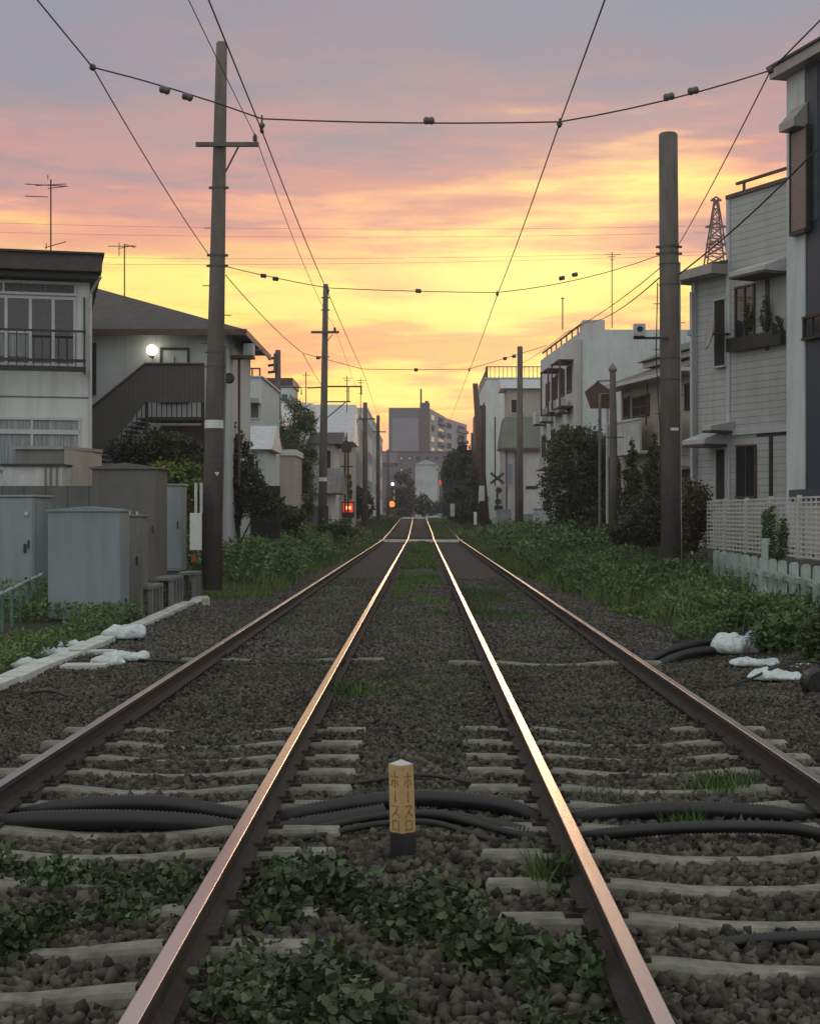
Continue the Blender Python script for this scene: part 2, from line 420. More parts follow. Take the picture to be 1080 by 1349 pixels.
for i, y in enumerate(SL_L):
    make_sleeper('pale concrete sleeper of the left track, '+ordn[i], -2.78, -.43, -1.61, (RX[0], RX[1]), y)
for i, y in enumerate(SL_R):
    make_sleeper('pale concrete sleeper of the right track, '+ordn[i], .29, 2.68, 1.48, (RX[2], RX[3]), y)
make_sleeper('lone concrete sleeper showing in dark ballast of the right track, far beyond the others', .29, 2.68, 1.48, (RX[2], RX[3]), 17.0, .02)
make_sleeper('lone sleeper half buried in the ballast of the left track beyond the corrugated pipes', -2.78, -.43, -1.61, (RX[0], RX[1]), 17.5, .005)

# ------------------------------------------------------------------ ballast stones (stuff)
t_ = (1+5**.5)/2
ICO = np.array([(-1,t_,0),(1,t_,0),(-1,-t_,0),(1,-t_,0),(0,-1,t_),(0,1,t_),(0,-1,-t_),(0,1,-t_),(t_,0,-1),(t_,0,1),(-t_,0,-1),(-t_,0,1)], float)
ICO /= np.linalg.norm(ICO[0])
ICF = np.array([(0,11,5),(0,5,1),(0,1,7),(0,7,10),(0,10,11),(1,5,9),(5,11,4),(11,10,2),(10,7,6),(7,1,8),(3,9,4),(3,4,2),(3,2,6),(3,6,8),(3,8,9),(4,9,5),(2,4,11),(6,2,10),(8,6,7),(9,8,1)])
CUB = np.array([(-1,-1,-1),(1,-1,-1),(1,1,-1),(-1,1,-1),(-1,-1,1),(1,-1,1),(1,1,1),(-1,1,1)], float)
CUF = np.array([(0,2,1),(0,3,2),(4,5,6),(4,6,7),(0,1,5),(0,5,4),(1,2,6),(1,6,5),(2,3,7),(2,7,6),(3,0,4),(3,4,7)])
def rotm(n):
    q = RNG.normal(size=(n,4)); q /= np.linalg.norm(q, axis=1)[:,None]; w,x,y,z = q.T
    return np.stack([1-2*(y*y+z*z),2*(x*y-z*w),2*(x*z+y*w),2*(x*y+z*w),1-2*(x*x+z*z),2*(y*z-x*w),2*(x*z-y*w),2*(y*z+x*w),1-2*(x*x+y*y)],-1).reshape(n,3,3)
def stones(P, size, kind):
    n = len(P); V0 = CUB[None]*RNG.uniform(.42, 1.0, (n,8,3))     # broken rock: a badly skewed block
    V0 = V0*np.stack([RNG.uniform(.9,1.5,n),RNG.uniform(.7,1.15,n),RNG.uniform(.5,.9,n)],-1)[:,None]
    V0 = np.einsum('nij,nkj->nki', rotm(n), V0)*size[:,None,None]+P[:,None]
    Fc = (CUF[None]+np.arange(n)[:,None,None]*8).reshape(-1,3)
    return V0.reshape(-1,3), Fc
def bare(x, y, wid=.10):
    bad = np.zeros(len(x), bool)
    for L_, a, b in ((SL_L, -2.8, -.42), (SL_R, .28, 2.7)):
        for s in L_: bad |= (np.abs(y-s) < wid*np.clip(1-(y-8.8)/3.6, .12, 1)) & (x > a) & (x < b)
    bad |= (np.abs(y-17.0) < .10) & (x > .9) & (x < 2.0)
    for r in RX: bad |= np.abs(x-r) < .055
    return bad
def field(y0, y1, dens, lo, hi, zj, m, name, label):
    ws = []; n = int(dens*(y1-y0)*9.0)
    y = RNG.uniform(y0, y1, n); x = RNG.uniform(-4.15, 4.6, n)
    vis = (x > -.28*y-1.2) & (x < .27*y+1.2)
    x, y = x[vis], y[vis]; k = ~bare(x, y, .055+.03*RNG.uniform(size=len(x))); x, y = x[k], y[k]
    size = RNG.uniform(lo, hi, len(x))*.5
    z = G(x, y)+RNG.uniform(-.3, zj, len(x))*size*1.2
    V_, F_ = stones(np.stack([x,y,z],-1), size, 0)
    npmesh(name, V_, F_, m, kind='stuff', label=label, org=(0, y0, -.2))
field(4.0, 10.6, 2000, .018, .066, 1.1, 'stone', 'ballast_stones', 'angular dark ballast stones between the near sleepers')
field(10.6, 18, 1500, .018, .046, 1.0, 'stone', 'ballast_stones', 'dark ballast stones covering the track bed in the middle distance')
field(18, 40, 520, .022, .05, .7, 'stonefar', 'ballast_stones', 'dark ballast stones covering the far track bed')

# ------------------------------------------------------------------ leaves and plants
def leafmesh(P, size, up=.3, aspect=.55, fold=.25, d=None):
    n = len(P)
    if d is None:
        d = RNG.normal(size=(n,3)); d[:,2] = d[:,2]*.6+up
    d /= np.linalg.norm(d, axis=1)[:,None]
    q = RNG.normal(size=(n,3)); w = np.cross(d, q); w /= np.linalg.norm(w, axis=1)[:,None]; nn = np.cross(d, w)
    s = size[:,None]
    b = P; t = P+d*s-nn*s*fold*.3; a = aspect
    l1 = P+d*s*.25+w*s*a*.42+nn*s*fold*.2; l2 = P+d*s*.62+w*s*a*.38+nn*s*fold*.15
    r1 = P+d*s*.25-w*s*a*.42+nn*s*fold*.2; r2 = P+d*s*.62-w*s*a*.38+nn*s*fold*.15
    V_ = np.stack([b,l1,l2,t,r2,r1],1).reshape(-1,3); F_ = np.arange(6*n).reshape(n,6)
    return V_, F_
def blades(P, h, w=.012, lean=.35):
    n = len(P); a = RNG.uniform(0, 2*math.pi, n); ln = RNG.uniform(.05, lean, n)*h
    dx = np.cos(a); dy = np.sin(a); b = RNG.uniform(0, math.pi, n); wx = np.cos(b)*w; wy = np.sin(b)*w*.5
    def off(f, g): return P+np.stack([dx*ln*f, dy*ln*f, h*g], -1)
    W = np.stack([wx, wy, 0*wx], -1)
    V_ = np.stack([P-W, P+W, off(.3,.5)+W*.8, off(1,1), off(.3,.5)-W*.8], 1).reshape(-1,3)
    F_ = np.arange(5*n).reshape(n,5)
    return V_, F_
def join(*ms):
    V_ = []; F_ = []; k = 0
    for v, f in ms: V_.append(v); F_.append(f+k); k += len(v)
    return np.concatenate(V_), np.concatenate(F_)
def clumpy(n, x0, x1, y0, y1, thr, sc=.8, seed=0.0):
    x = RNG.uniform(x0, x1, n); y = RNG.uniform(y0, y1, n)
    k = np.array([mnoise.fractal(Vector((a*sc+seed, b*sc*.6, seed)), 1, 2, 3) for a, b in zip(x, y)])
    return x, y, k, k > thr
def stuff(name, label, m, V_, F_):
    npmesh(name, V_, F_, m, kind='stuff', label=label, org=(0, float(V_[:,1].min()), -.2))

# foreground creeper between the tracks and inside the left track
def creeper(n, x0, x1, y0, y1, thr, seed, name, label, hmax=.16, size=(.035,.08), m='ivy', fx=None):
    x, y, k, ok = clumpy(n, x0, x1, y0, y1, thr, 2.2, seed)
    for r in RX: ok &= np.abs(x-r) > .07
    if fx is not None: ok &= fx(x, y)
    x, y, k = x[ok], y[ok], k[ok]
    h = RNG.uniform(0, 1, len(x))**1.3*hmax*np.clip((k-thr)*3, .2, 1)
    P = np.stack([x, y, G(x, y)+.03+h], -1)
    stuff(name, label, m, *leafmesh(P, RNG.uniform(*size, len(x)), .15, .8, .35))
creeper(22000, -.80, .64, 4.5, 7.3, .13, 3.3, 'creeping_weeds', 'dark leafy weeds creeping between the tracks in front of the yellow post', .17, (.018,.06),
        fx=lambda x, y: (y > 5.0+.35*np.sin(x*5)) & ((x-.42)**2/.03+(y-6.9)**2/.2 > 1) & ((x+.1)**2/.10+(y-7.3)**2/.30 > 1))
creeper(15000, -2.3, -.95, 5.75, 7.3, .10, 8.1, 'creeping_weeds', 'dark leafy weeds covering the sleepers of the left track', .14, (.018,.055))
creeper(1800, -.82, -.4, 4.7, 6.2, .05, 8.9, 'creeping_weeds', 'brighter leaves against the inner rail of the left track', .24, (.02,.042), 'ivy')
creeper(1600, .35, .64, 4.6, 5.6, .0, 9.9, 'creeping_weeds', 'small leaves beside the inner rail of the right track', .12, (.018,.04), 'ivy')
# grass on and beside the track
def grassy(n, x0, x1, y0, y1, thr, seed, h0, h1, name, label, m='grass', w=.010, sc=.6, fx=None, lean=.5):
    x, y, k, ok = clumpy(n, x0, x1, y0, y1, thr, sc, seed)
    for r in RX: ok &= np.abs(x-r) > .06
    if fx is not None: ok &= fx(x, y)
    x, y = x[ok], y[ok]; P = np.stack([x, y, G(x, y)-.01], -1)
    stuff(name, label, m, *blades(P, RNG.uniform(h0, h1, len(x)), w, lean))
grassy(7000, -.62, .5, 14, 21, .0, 1.7, .02, .07, 'grass', 'low dark grass patch between the tracks', 'moss', .012)
grassy(13000, -.62, .5, 20, 44, .06, 4.7, .04, .13, 'grass', 'dark green grass strip between the two tracks', 'grass', .022)
grassy(9000, -.65, .5, 44, 90, -.08, 5.7, .06, .18, 'grass', 'far grass strip between the tracks up to the white line', 'grass', .05)
grassy(3500, .8, 2.2, 24, 34, -.05, 15.7, .05, .13, 'grass', 'grass patch inside the right track in the middle distance', 'moss', .02)
grassy(2500, .8, 2.2, 12, 24, .12, 11.7, .02, .08, 'grass', 'sparse grass inside the right track', 'moss', .014)
grassy(2500, -2.2, -1, 16, 34, .10, 21.7, .02, .08, 'grass', 'sparse grass inside the left track', 'moss', .014)
grassy(900, -3.7, -2.5, 14, 30, .02, 31.7, .02, .08, 'grass', 'yellowish moss beside the left track', 'leafyellow', .014)
grassy(16000, .8, 2.2, 100, 185, -.5, 41.7, .1, .3, 'grass', 'green growth over the right track between the two crossings', 'grass', .09)

for (a_, b_, c_, d_, n_, thr_, sd_, lb_) in [(-2.2, -1.0, 7.6, 40, 9000, .14, 91.1, 'tiny scattered weeds in the ballast of the left track'), (.85, 2.15, 7.0, 40, 9000, .14, 92.1, 'tiny scattered weeds in the ballast of the right track'), (-.7, .55, 7.6, 30, 9000, .06, 93.1, 'tiny scattered weeds in the ballast between the tracks'), (-4.0, -2.5, 8, 32, 5000, .16, 94.1, 'tiny scattered weeds left of the left track'), (2.4, 3.7, 8, 30, 5000, .16, 95.1, 'tiny scattered weeds right of the right track')]:
    x, y, k, ok = clumpy(n_, a_, b_, c_, d_, thr_, 1.4, sd_); x, y = x[ok], y[ok]
    stuff('small_weeds', lb_, 'moss', *leafmesh(np.stack([x, y, G(x, y)+.015+RNG.uniform(0, .03, len(x))], -1), RNG.uniform(.02, .05, len(x)), .4, .45))
def tuft(x, y, n, h, label, m='grass', w=.006, spread=.06, z=None):
    P = np.stack([RNG.normal(x, spread, n), RNG.normal(y, spread, n), np.full(n, (float(G(x, y)) if z is None else z)-.01)], -1)
    V_, F_ = blades(P, RNG.uniform(.5, 1, n)*h, w, .9)
    npmesh('grass_tuft', V_, F_, m, org=(x, y, float(G(x, y))), label=label, cat='grass tuft')
tuft(.58, 6.95, 120, .26, 'bright grass tuft beside the inner rail of the right track', 'grass')
tuft(1.88, 9.4, 260, .20, 'dark grass tuft against the outer rail of the right track', 'weed', .006, .10)
tuft(1.45, 8.35, 160, .17, 'grass tuft growing over the corrugated pipe in the right track', 'weed', .006, .07)
tuft(1.05, 9.2, 120, .12, 'small grass tuft between sleepers of the right track', 'weed', .006, .09)
tuft(1.35, 7.9, 70, .08, 'tiny grass tuft in front of the pipe in the right track', 'grass', .005, .05)
tuft(1.30, 6.45, 1, .09, 'single bright blade of grass between two right sleepers', 'leafyellow', .006, .006)
tuft(-.68, 14.2, 240, .2, 'dark grass tuft leaning on the inner rail of the left track', 'weed', .008, .1)
tuft(-1.02, 8.0, 1, .26, 'dry bent stalk standing in the left track', 'leafbrown', .004, .01)

# verges: rank weeds
def verge(n, x0, x1, y0, y1, h0, h1, size, seed, name, label, m='weed', thr=-.6, fx=None):
    x, y, k, ok = clumpy(n, x0, x1, y0, y1, thr, .7, seed)
    if fx is not None: ok &= fx(x, y)
    x, y, k = x[ok], y[ok], k[ok]
    top = h0+(h1-h0)*np.clip(k+.45, 0, 1)
    h = RNG.uniform(0, 1, len(x))**.7*top
    P = np.stack([x, y, G(x, y)+h], -1)
    stuff(name, label, m, *leafmesh(P, RNG.uniform(size[0], size[1], len(x)), .5, .5))
verge(24000, 3.3, 5.6, 15, 30, .05, .38, (.04,.10), 2.2, 'weeds', 'low green weeds on the right verge below the picket fence', fx=lambda x, y: (x > 3.75+.5*np.sin(y*.9)-.03*(y-15)) & ~((y < 19.5) & (y > 13) & (x < 4.35)))
verge(26000, 2.95, 5.6, 28, 50, .04, .5, (.06,.13), 6.2, 'weeds', 'bright green weeds on the right verge around the thick pole', fx=lambda x, y: x > 3.3+.3*np.sin(y*.7))
verge(9000, 5.4, 10, 19, 50, .2, .8, (.07,.15), 16.2, 'weeds', 'dark tall weeds below the lattice fence', 'leafdark')
verge(30000, 2.9, 8, 48, 90, .2, 1.2, (.09,.20), 26.2, 'weeds', 'tall green weeds heaped on the right verge before the crossing', fx=lambda x, y: x > 3.2+.3*np.sin(y*.5))
verge(30000, -7, -3.1, 34, 66, .15, 1.05, (.07,.16), 36.2, 'weeds', 'tall green weeds on the left verge behind the near pole', fx=lambda x, y: -x > 3.1+.4*np.sin(y*.6)+np.clip((38-y)*.3, 0, 2))
verge(18000, -8, -2.9, 64, 90, .25, 1.0, (.10,.22), 46.2, 'weeds', 'tall green weeds on the left verge before the crossing')
verge(15000, -6.6, -4.35, 13, 24, .05, .30, (.04,.10), 56.2, 'weeds', 'dark weeds below the pale cabinets on the left', 'weed', fx=lambda x, y: ~((x < -5.0) & (y > 17.5) & (y < 22.8)))
verge(7000, -7.6, -4.6, 24, 34, .05, .5, (.05,.12), 66.2, 'weeds', 'weeds growing between and behind the cabinets', 'weed')
for (a_, b_, c_, d_, n_, sd_, mm_, lb_) in [(3.6, 5.6, 16, 30, 1400, 81.1, 'grass', 'tall loose grass stems on the right verge near the picket fence'), (2.9, 6, 30, 60, 5200, 82.1, 'grass', 'tall loose grass stems around the thick pole'), (-6.4, -3.0, 33, 66, 5200, 83.1, 'grass', 'tall loose grass stems on the left verge'), (-6.4, -4.9, 13, 19, 500, 84.1, 'leafyellow', 'pale dry grass stems before the cabinets'), (3.4, 5.6, 20, 50, 1200, 85.1, 'leafbrown', 'dead brown stems on the right verge'), (-6.4, -3.3, 34, 60, 1200, 86.1, 'leafbrown', 'dead brown stems on the left verge')]:
    grassy(n_, a_, b_, c_, d_, .0, sd_, .15, .6, 'tall_grass', lb_, mm_, .009, .9, lean=.7)
grassy(22000, 2.42, 5.2, 24, 60, -.5, 71.7, .08, .28, 'grass', 'rough green grass reaching the outer rail of the right track', 'grass', .022, fx=lambda x, y: x > 3.6-(y-24)*.05)
grassy(22000, 2.42, 6.5, 58, 91, -.7, 72.7, .12, .40, 'grass', 'far rough grass beside the outer rail of the right track', 'grass', .04)
grassy(22000, -6, -2.6, 40, 91, -.6, 73.7, .10, .36, 'grass', 'rough green grass reaching the outer rail of the left track', 'grass', .04, fx=lambda x, y: -x > 3.5-(y-40)*.05)
grassy(9000, 2.4, 7, 98, 190, -.7, 74.7, .2, .6, 'grass', 'grass beside the right track beyond the nearer crossing', 'grass', .10)
grassy(9000, -7, -2.6, 98, 190, -.7, 75.7, .2, .5, 'grass', 'grass beside the left track beyond the nearer crossing', 'moss', .10)
grassy(5000, -4.6, -3.2, 30, 40, -.2, 3.9, .04, .12, 'grass', 'short grass on the left shoulder beside the near pole', 'grass', .02)
grassy(9000, 2.9, 4.6, 20, 60, -.1, 13.9, .04, .14, 'grass', 'short grass on the right shoulder', 'grass', .02, fx=lambda x, y: x > 3.5-.012*(y-20))

def crown(lobes, n, size, spread=.16, nclus=None):
    P = []; tot = sum(a[1][0]*a[1][1]*a[1][2] for a in lobes)**1
    for c, r in lobes:
        k = max(80, int(1.9*n*(r[0]*r[1]*r[2])/tot)); nc = nclus or max(22, k//45)
        v = RNG.normal(size=(nc,3)); v /= np.linalg.norm(v, axis=1)[:,None]; v *= (RNG.uniform(.25, 1, (nc,1))**.45)
        cc = v*np.array(r)[None]+np.array(c)[None]
        pick = RNG.integers(0, nc, k)
        P.append(cc[pick]+RNG.normal(size=(k,3))*np.array(r)[None]*spread)
    P = np.concatenate(P)
    return leafmesh(P, RNG.uniform(size*.55, size*1.15, len(P)), .2, .65)
def tree(name, label, cat, base, lobes, n, size, m='leafdark', trunk=.08, group=None, spread=.16):
    base = Vector(base); t = thing(name, label, cat, base, group)
    mb = MB(); top = max(lobes, key=lambda l: l[0][2]); tc = Vector(top[0])
    mid = base.lerp(tc, .5)+Vector((random.uniform(-.1,.1), 0, 0))
    mb.tube([base-Vector((0,0,.1)), mid, tc], [trunk, trunk*.7, trunk*.25], 7)
    for c, r in lobes:
        c = Vector(c); h = max(.15, min(.8, (c.z-base.z)/(tc.z-base.z+.01)-.3)); st = base.lerp(tc, h)
        mb.tube([st, st.lerp(c, .55)+Vector((0,0,.08)), c], [trunk*.5, trunk*.35, trunk*.12], 6)
        for q in range(4):
            e = c+Vector((random.uniform(-1,1)*r[0], random.uniform(-1,1)*r[1], random.uniform(-.3,1)*r[2]))*.8
            mb.tube([c.lerp(st, .3), e], [trunk*.2, trunk*.06], 5)
    mb.build('trunk', 'bark', t, smooth=True)
    npmesh('crown', *crown(lobes, n, size, spread), m, parent=t)
    return t
def lob(*a):      # (px, py, Y, rpx, rpy, rdepth)
    out = []
    for px, py, Y, rx, ry, rd in a:
        p = at(px, py, Y); out.append(((p.x, p.y, p.z), (rx*Y/F, rd, ry*Y/F)))
    return out
def base_at(px, Y): x = (px-VX)*Y/F; return (x, Y, float(G(x, Y)))

# right side greenery
tree('shrub', 'large dark reddish green shrub left of the slim capped post', 'shrub', base_at(768, 58), lob((765,605,58,42,40,1.4),(745,640,57,32,40,1.2),(795,650,58,36,44,1.3),(770,680,57,45,28,1.3),(762,580,58,22,18,.8),(800,612,58,22,24,.9)), 9500, .16, 'leafdark', .10)
tree('shrub', 'brown tinged shrub in front of the white block with air conditioners', 'shrub', base_at(742, 61), lob((738,600,61,16,30,.8),(750,575,61,14,16,.7)), 1500, .15, 'leafbrown', .06)
tree('conifer', 'small dark pointed conifer right of the slim capped post', 'tree', base_at(833, 46), lob((833,668,46,17,26,.5),(833,635,46,12,22,.4),(833,608,46,7,16,.3),(833,590,46,3,10,.2)), 2200, .11, 'leafdark', .05)
tree('conifer', 'dark pointed conifer just left of the thick concrete pole', 'tree', base_at(861, 45), lob((861,662,45,17,28,.5),(861,628,45,12,22,.4),(862,600,45,7,18,.3),(862,580,45,3,10,.2)), 2200, .11, 'leafdark', .05)
tree('shrub', 'dark rounded shrub behind the foot of the thick concrete pole', 'shrub', base_at(862, 43), lob((850,690,43,34,34,.9),(880,690,43,26,30,.8),(830,705,43,22,26,.7)), 4200, .11, 'leafdark', .06)
tree('shrub', 'brown tinged bush between thick pole and white lattice fence', 'shrub', base_at(912, 35), lob((914,665,35,20,30,.7),(900,695,35,22,30,.7),(922,700,35,12,28,.5)), 3200, .09, 'leafbrown', .05)
tree('climbing_plant', 'green creeper climbing the white lattice fence', 'plant', (6.45, 26.6, .4), lob((1012,700,26.9,8,34,.12),(1032,715,26.3,7,30,.12),(1022,735,26.5,14,14,.15)), 900, .07, 'weed', .012)
tree('bush', 'low leafy bush hiding the lower end of the picket fence', 'bush', (4.75, 18.2, 0), lob((1035,830,17.6,40,32,.4),(985,805,19.5,28,20,.3),(1075,850,16.3,24,34,.35),(950,800,21,25,18,.4)), 5200, .075, 'weed', .02)
# left side greenery
tree('hedge', 'dark hedge below the outside staircase', 'hedge', base_at(205, 39), lob((175,597,39,32,20,.7),(215,590,39,35,22,.7),(250,600,39,24,24,.7),(200,620,39,50,20,.7)), 5200, .11, 'leafdark', .06)
tree('hedge', 'yellow green hedge between brown cabinet and near pole', 'hedge', base_at(235, 36), lob((222,625,36,20,18,.5),(248,630,36,20,22,.5),(240,665,36,26,34,.5),(245,710,36,26,34,.5)), 4500, .10, 'leafyellow', .05)
tree('small_tree', 'dark ragged tree right behind the near left pole', 'tree', base_at(318, 46), lob((310,575,46,10,20,.5),(318,606,46,16,24,.6),(326,640,46,24,24,.8),(345,664,46,26,18,.8),(308,640,46,18,30,.6),(303,672,46,20,22,.5),(306,600,46,10,22,.5)), 4600, .12, 'leafdark', .07)
tree('small_tree', 'low green tree left of the second pole', 'tree', base_at(385, 62), lob((380,682,62,24,14,1.0),(360,690,62,28,14,1.0),(402,668,62,12,16,.8),(440,694,62,22,10,.9),(462,700,62,14,7,.7)), 3200, .15, 'leafmid', .07)
tree('pine_tree', 'pruned garden pine with rounded tufts against pale roofs', 'tree', base_at(392, 77), lob((398,548,77,15,13,.7),(388,533,77,12,9,.5),(408,558,77,12,11,.6),(361,555,77,12,9,.5),(368,574,77,14,11,.6),(388,572,77,16,13,.6),(392,592,77,20,13,.7),(406,606,77,15,13,.6),(376,596,77,14,10,.6),(398,625,77,14,14,.7),(404,645,77,12,14,.7)), 6500, .12, 'leafmid', .10, spread=.25)
for i, (px, Y, top, w, lb) in enumerate([(600,150,590,12,'nearer the white rail signal post'),(613,142,583,11,'tallest, below the edge of the apartment block'),(590,185,605,9,'smallest and farthest'),(625,125,610,10,'closest to the leaning wooden pole'),(606,130,640,14,'low and broad at the track edge')]):
    tree('tree', 'dark narrow tree right of the far track, '+lb, 'tree', base_at(px, Y), lob((px,(top+650)/2,Y,w,(650-top)/2,1.5),(px+3,665,Y,w*1.1,24,1.6),(px-2,top+14,Y,w*.6,14,1)), 1800, .35, 'leafdark', .12, 'dark trees right of the far track')
tree('bush', 'dark bush in front of the small white building far away', 'bush', base_at(556, 215), lob((572,670,215,10,8,2),(583,668,215,8,9,2),(556,662,215,13,9,2),(548,668,215,12,9,2),(560,672,215,10,8,2)), 900, .45, 'leafdark', .1)
tree('tree', 'dark tree mass left of the far track below the grey flats', 'tree', base_at(528, 230), lob((530,640,230,14,16,3),(520,655,230,12,14,3),(538,655,230,9,12,3),(526,670,230,18,12,3),(540,672,230,10,9,3)), 1600, .5, 'leafdark', .2)
tree('bush', 'dark bush behind the third pole', 'bush', base_at(476, 125), lob((476,655,125,9,12,1.2),(470,668,125,9,14,1.2),(484,665,125,8,16,1.2)), 1400, .25, 'leafdark', .08)

# ------------------------------------------------------------------ pipes and cables across the tracks
def smooth_path(pts, k=8):
    pts = [Vector(p) for p in pts]; P = [pts[0]*2-pts[1]]+pts+[pts[-1]*2-pts[-2]]; out = []
    for i in range(1, len(P)-2):
        for j in range(k):
            t = j/k; a, b, c, d = P[i-1:i+3]
            out.append(.5*((2*b)+(-a+c)*t+(2*a-5*b+4*c-d)*t*t+(-a+3*b-3*c+d)*t**3))
    out.append(pts[-1]); return out
def corrugated(name, label, pts, r, cat='pipe', pitch=.022, m='blackplastic', group=None, amp=.13):
    p = smooth_path(pts, 12); out = [p[0]]; acc = 0; step = pitch/2
    for a, b in zip(p, p[1:]):
        d = (b-a).length; t = step-acc
        while t <= d:
            out.append(a.lerp(b, t/d)); t += step
        acc = d-(t-step)
    rs = [r*(1+(amp if i % 2 else -amp*.5)) for i in range(len(out))]
    return MB().tube(out, rs, 12).build(name, m, None, label, cat, group, smooth=True)
corrugated('corrugated_pipe', 'thick black corrugated pipe humped over both tracks behind the yellow post', [(-3.4,8.9,-.2),(-2.75,8.75,-.22),(-2.35,8.62,-.225),(-2.0,8.55,-.15),(-1.5,8.5,-.12),(-1.1,8.5,-.175),(-.87,8.5,-.225),(-.6,8.5,-.16),(-.25,8.55,-.115),(.05,8.58,-.105),(.45,8.55,-.14),(.72,8.5,-.225),(1.0,8.42,-.17),(1.4,8.4,-.135),(1.9,8.42,-.16),(2.25,8.5,-.225),(2.8,8.7,-.21),(3.4,9.2,-.2)], .047)
corrugated('corrugated_pipe', 'thick black corrugated pipe lying in the left track, nearer the viewer', [(-3.0,8.35,-.2),(-2.5,8.2,-.20),(-2.1,8.15,-.15),(-1.6,8.12,-.135),(-1.2,8.14,-.16),(-.87,8.2,-.225),(-.6,8.25,-.19),(-.2,8.33,-.14)], .052)
corrugated('corrugated_pipe', 'thin black corrugated tube across the right track behind the wide sleepers', [(-.2,8.3,-.15),(.1,8.25,-.14),(.45,8.1,-.17),(.717,8.05,-.225),(1.0,7.95,-.17),(1.4,7.88,-.125),(1.9,7.88,-.13),(2.25,7.9,-.2),(2.8,8.0,-.2)], .032)
corrugated('corrugated_pipe', 'thin black corrugated tube in the right track near the bottom edge', [(1.0,6.02,-.24),(1.3,6.0,-.185),(1.7,6.0,-.17),(2.1,6.0,-.18),(2.25,6.0,-.22),(2.7,6.0,-.22)], .026)
def cable(name, label, pts, r, cat='cable', m='rubber', group=None, parent=None, n=8):
    return MB().tube(smooth_path(pts, 8), r, n).build(name, m, parent, label, cat, group, smooth=True)
cable('cable', 'upper of two thin black cables passing behind the yellow post', [(-.87,8.1,-.22),(-.6,8.1,-.18),(-.2,8.2,-.125),(.1,8.18,-.12),(.4,8.0,-.16),(.72,7.9,-.22)], .019)
cable('cable', 'lower of two thin black cables beside the foot of the yellow post', [(-.87,7.95,-.22),(-.55,7.98,-.19),(-.25,8.08,-.15),(.05,8.08,-.14),(.35,7.85,-.18),(.6,7.75,-.20)], .017)
cable('cable', 'thin cable lying across the middle strip behind the big corrugated pipe', [(-.8,9.4,-.2),(-.4,9.45,-.17),(0,9.55,-.14),(.4,9.4,-.18),(.7,9.3,-.22)], .012)
cable('cable', 'thin dark cable on the ballast left of the left track', [(-3.9,14.0,-.18),(-3.5,14.2,-.15),(-3.2,14.0,-.18),(-2.7,14.1,-.17)], .014)
cable('cable', 'black cable from the fallen sandbags to the left rail', [(-3.9,17.2,-.16),(-3.4,17.3,-.15),(-2.9,17.1,-.15),(-2.3,17.0,-.18),(-1.6,17.1,-.17),(-.9,17.0,-.19)], .014)
cable('cable', 'thin black cable curving over the pale flattened sacks', [(2.9,14.6,-.16),(3.25,15.0,-.12),(3.6,15.4,-.04),(3.9,15.5,.0),(4.3,15.3,-.03)], .014)
corrugated('conduit_pipe', 'upper black conduit pipe running from the right rail to the sacks', [at(862,862,17.4)+Vector((-.1,0,-.1)),at(880,858,17.5),at(905,851,18),at(935,846,18.6),at(965,846,18.5)], .045, amp=.03)
corrugated('conduit_pipe', 'lower black conduit pipe running from the right rail to the sacks', [at(860,876,17.0)+Vector((-.1,0,-.1)),at(878,872,17.2),at(905,862,17.5),at(935,858,17.9),at(970,864,17.9)], .055, amp=.03)
corrugated('conduit_pipe', 'short fat black pipe lying right of the white sack', [at(1000,860,18.0),at(1020,858,18.0),at(1045,858,17.9)], .07, amp=.02)

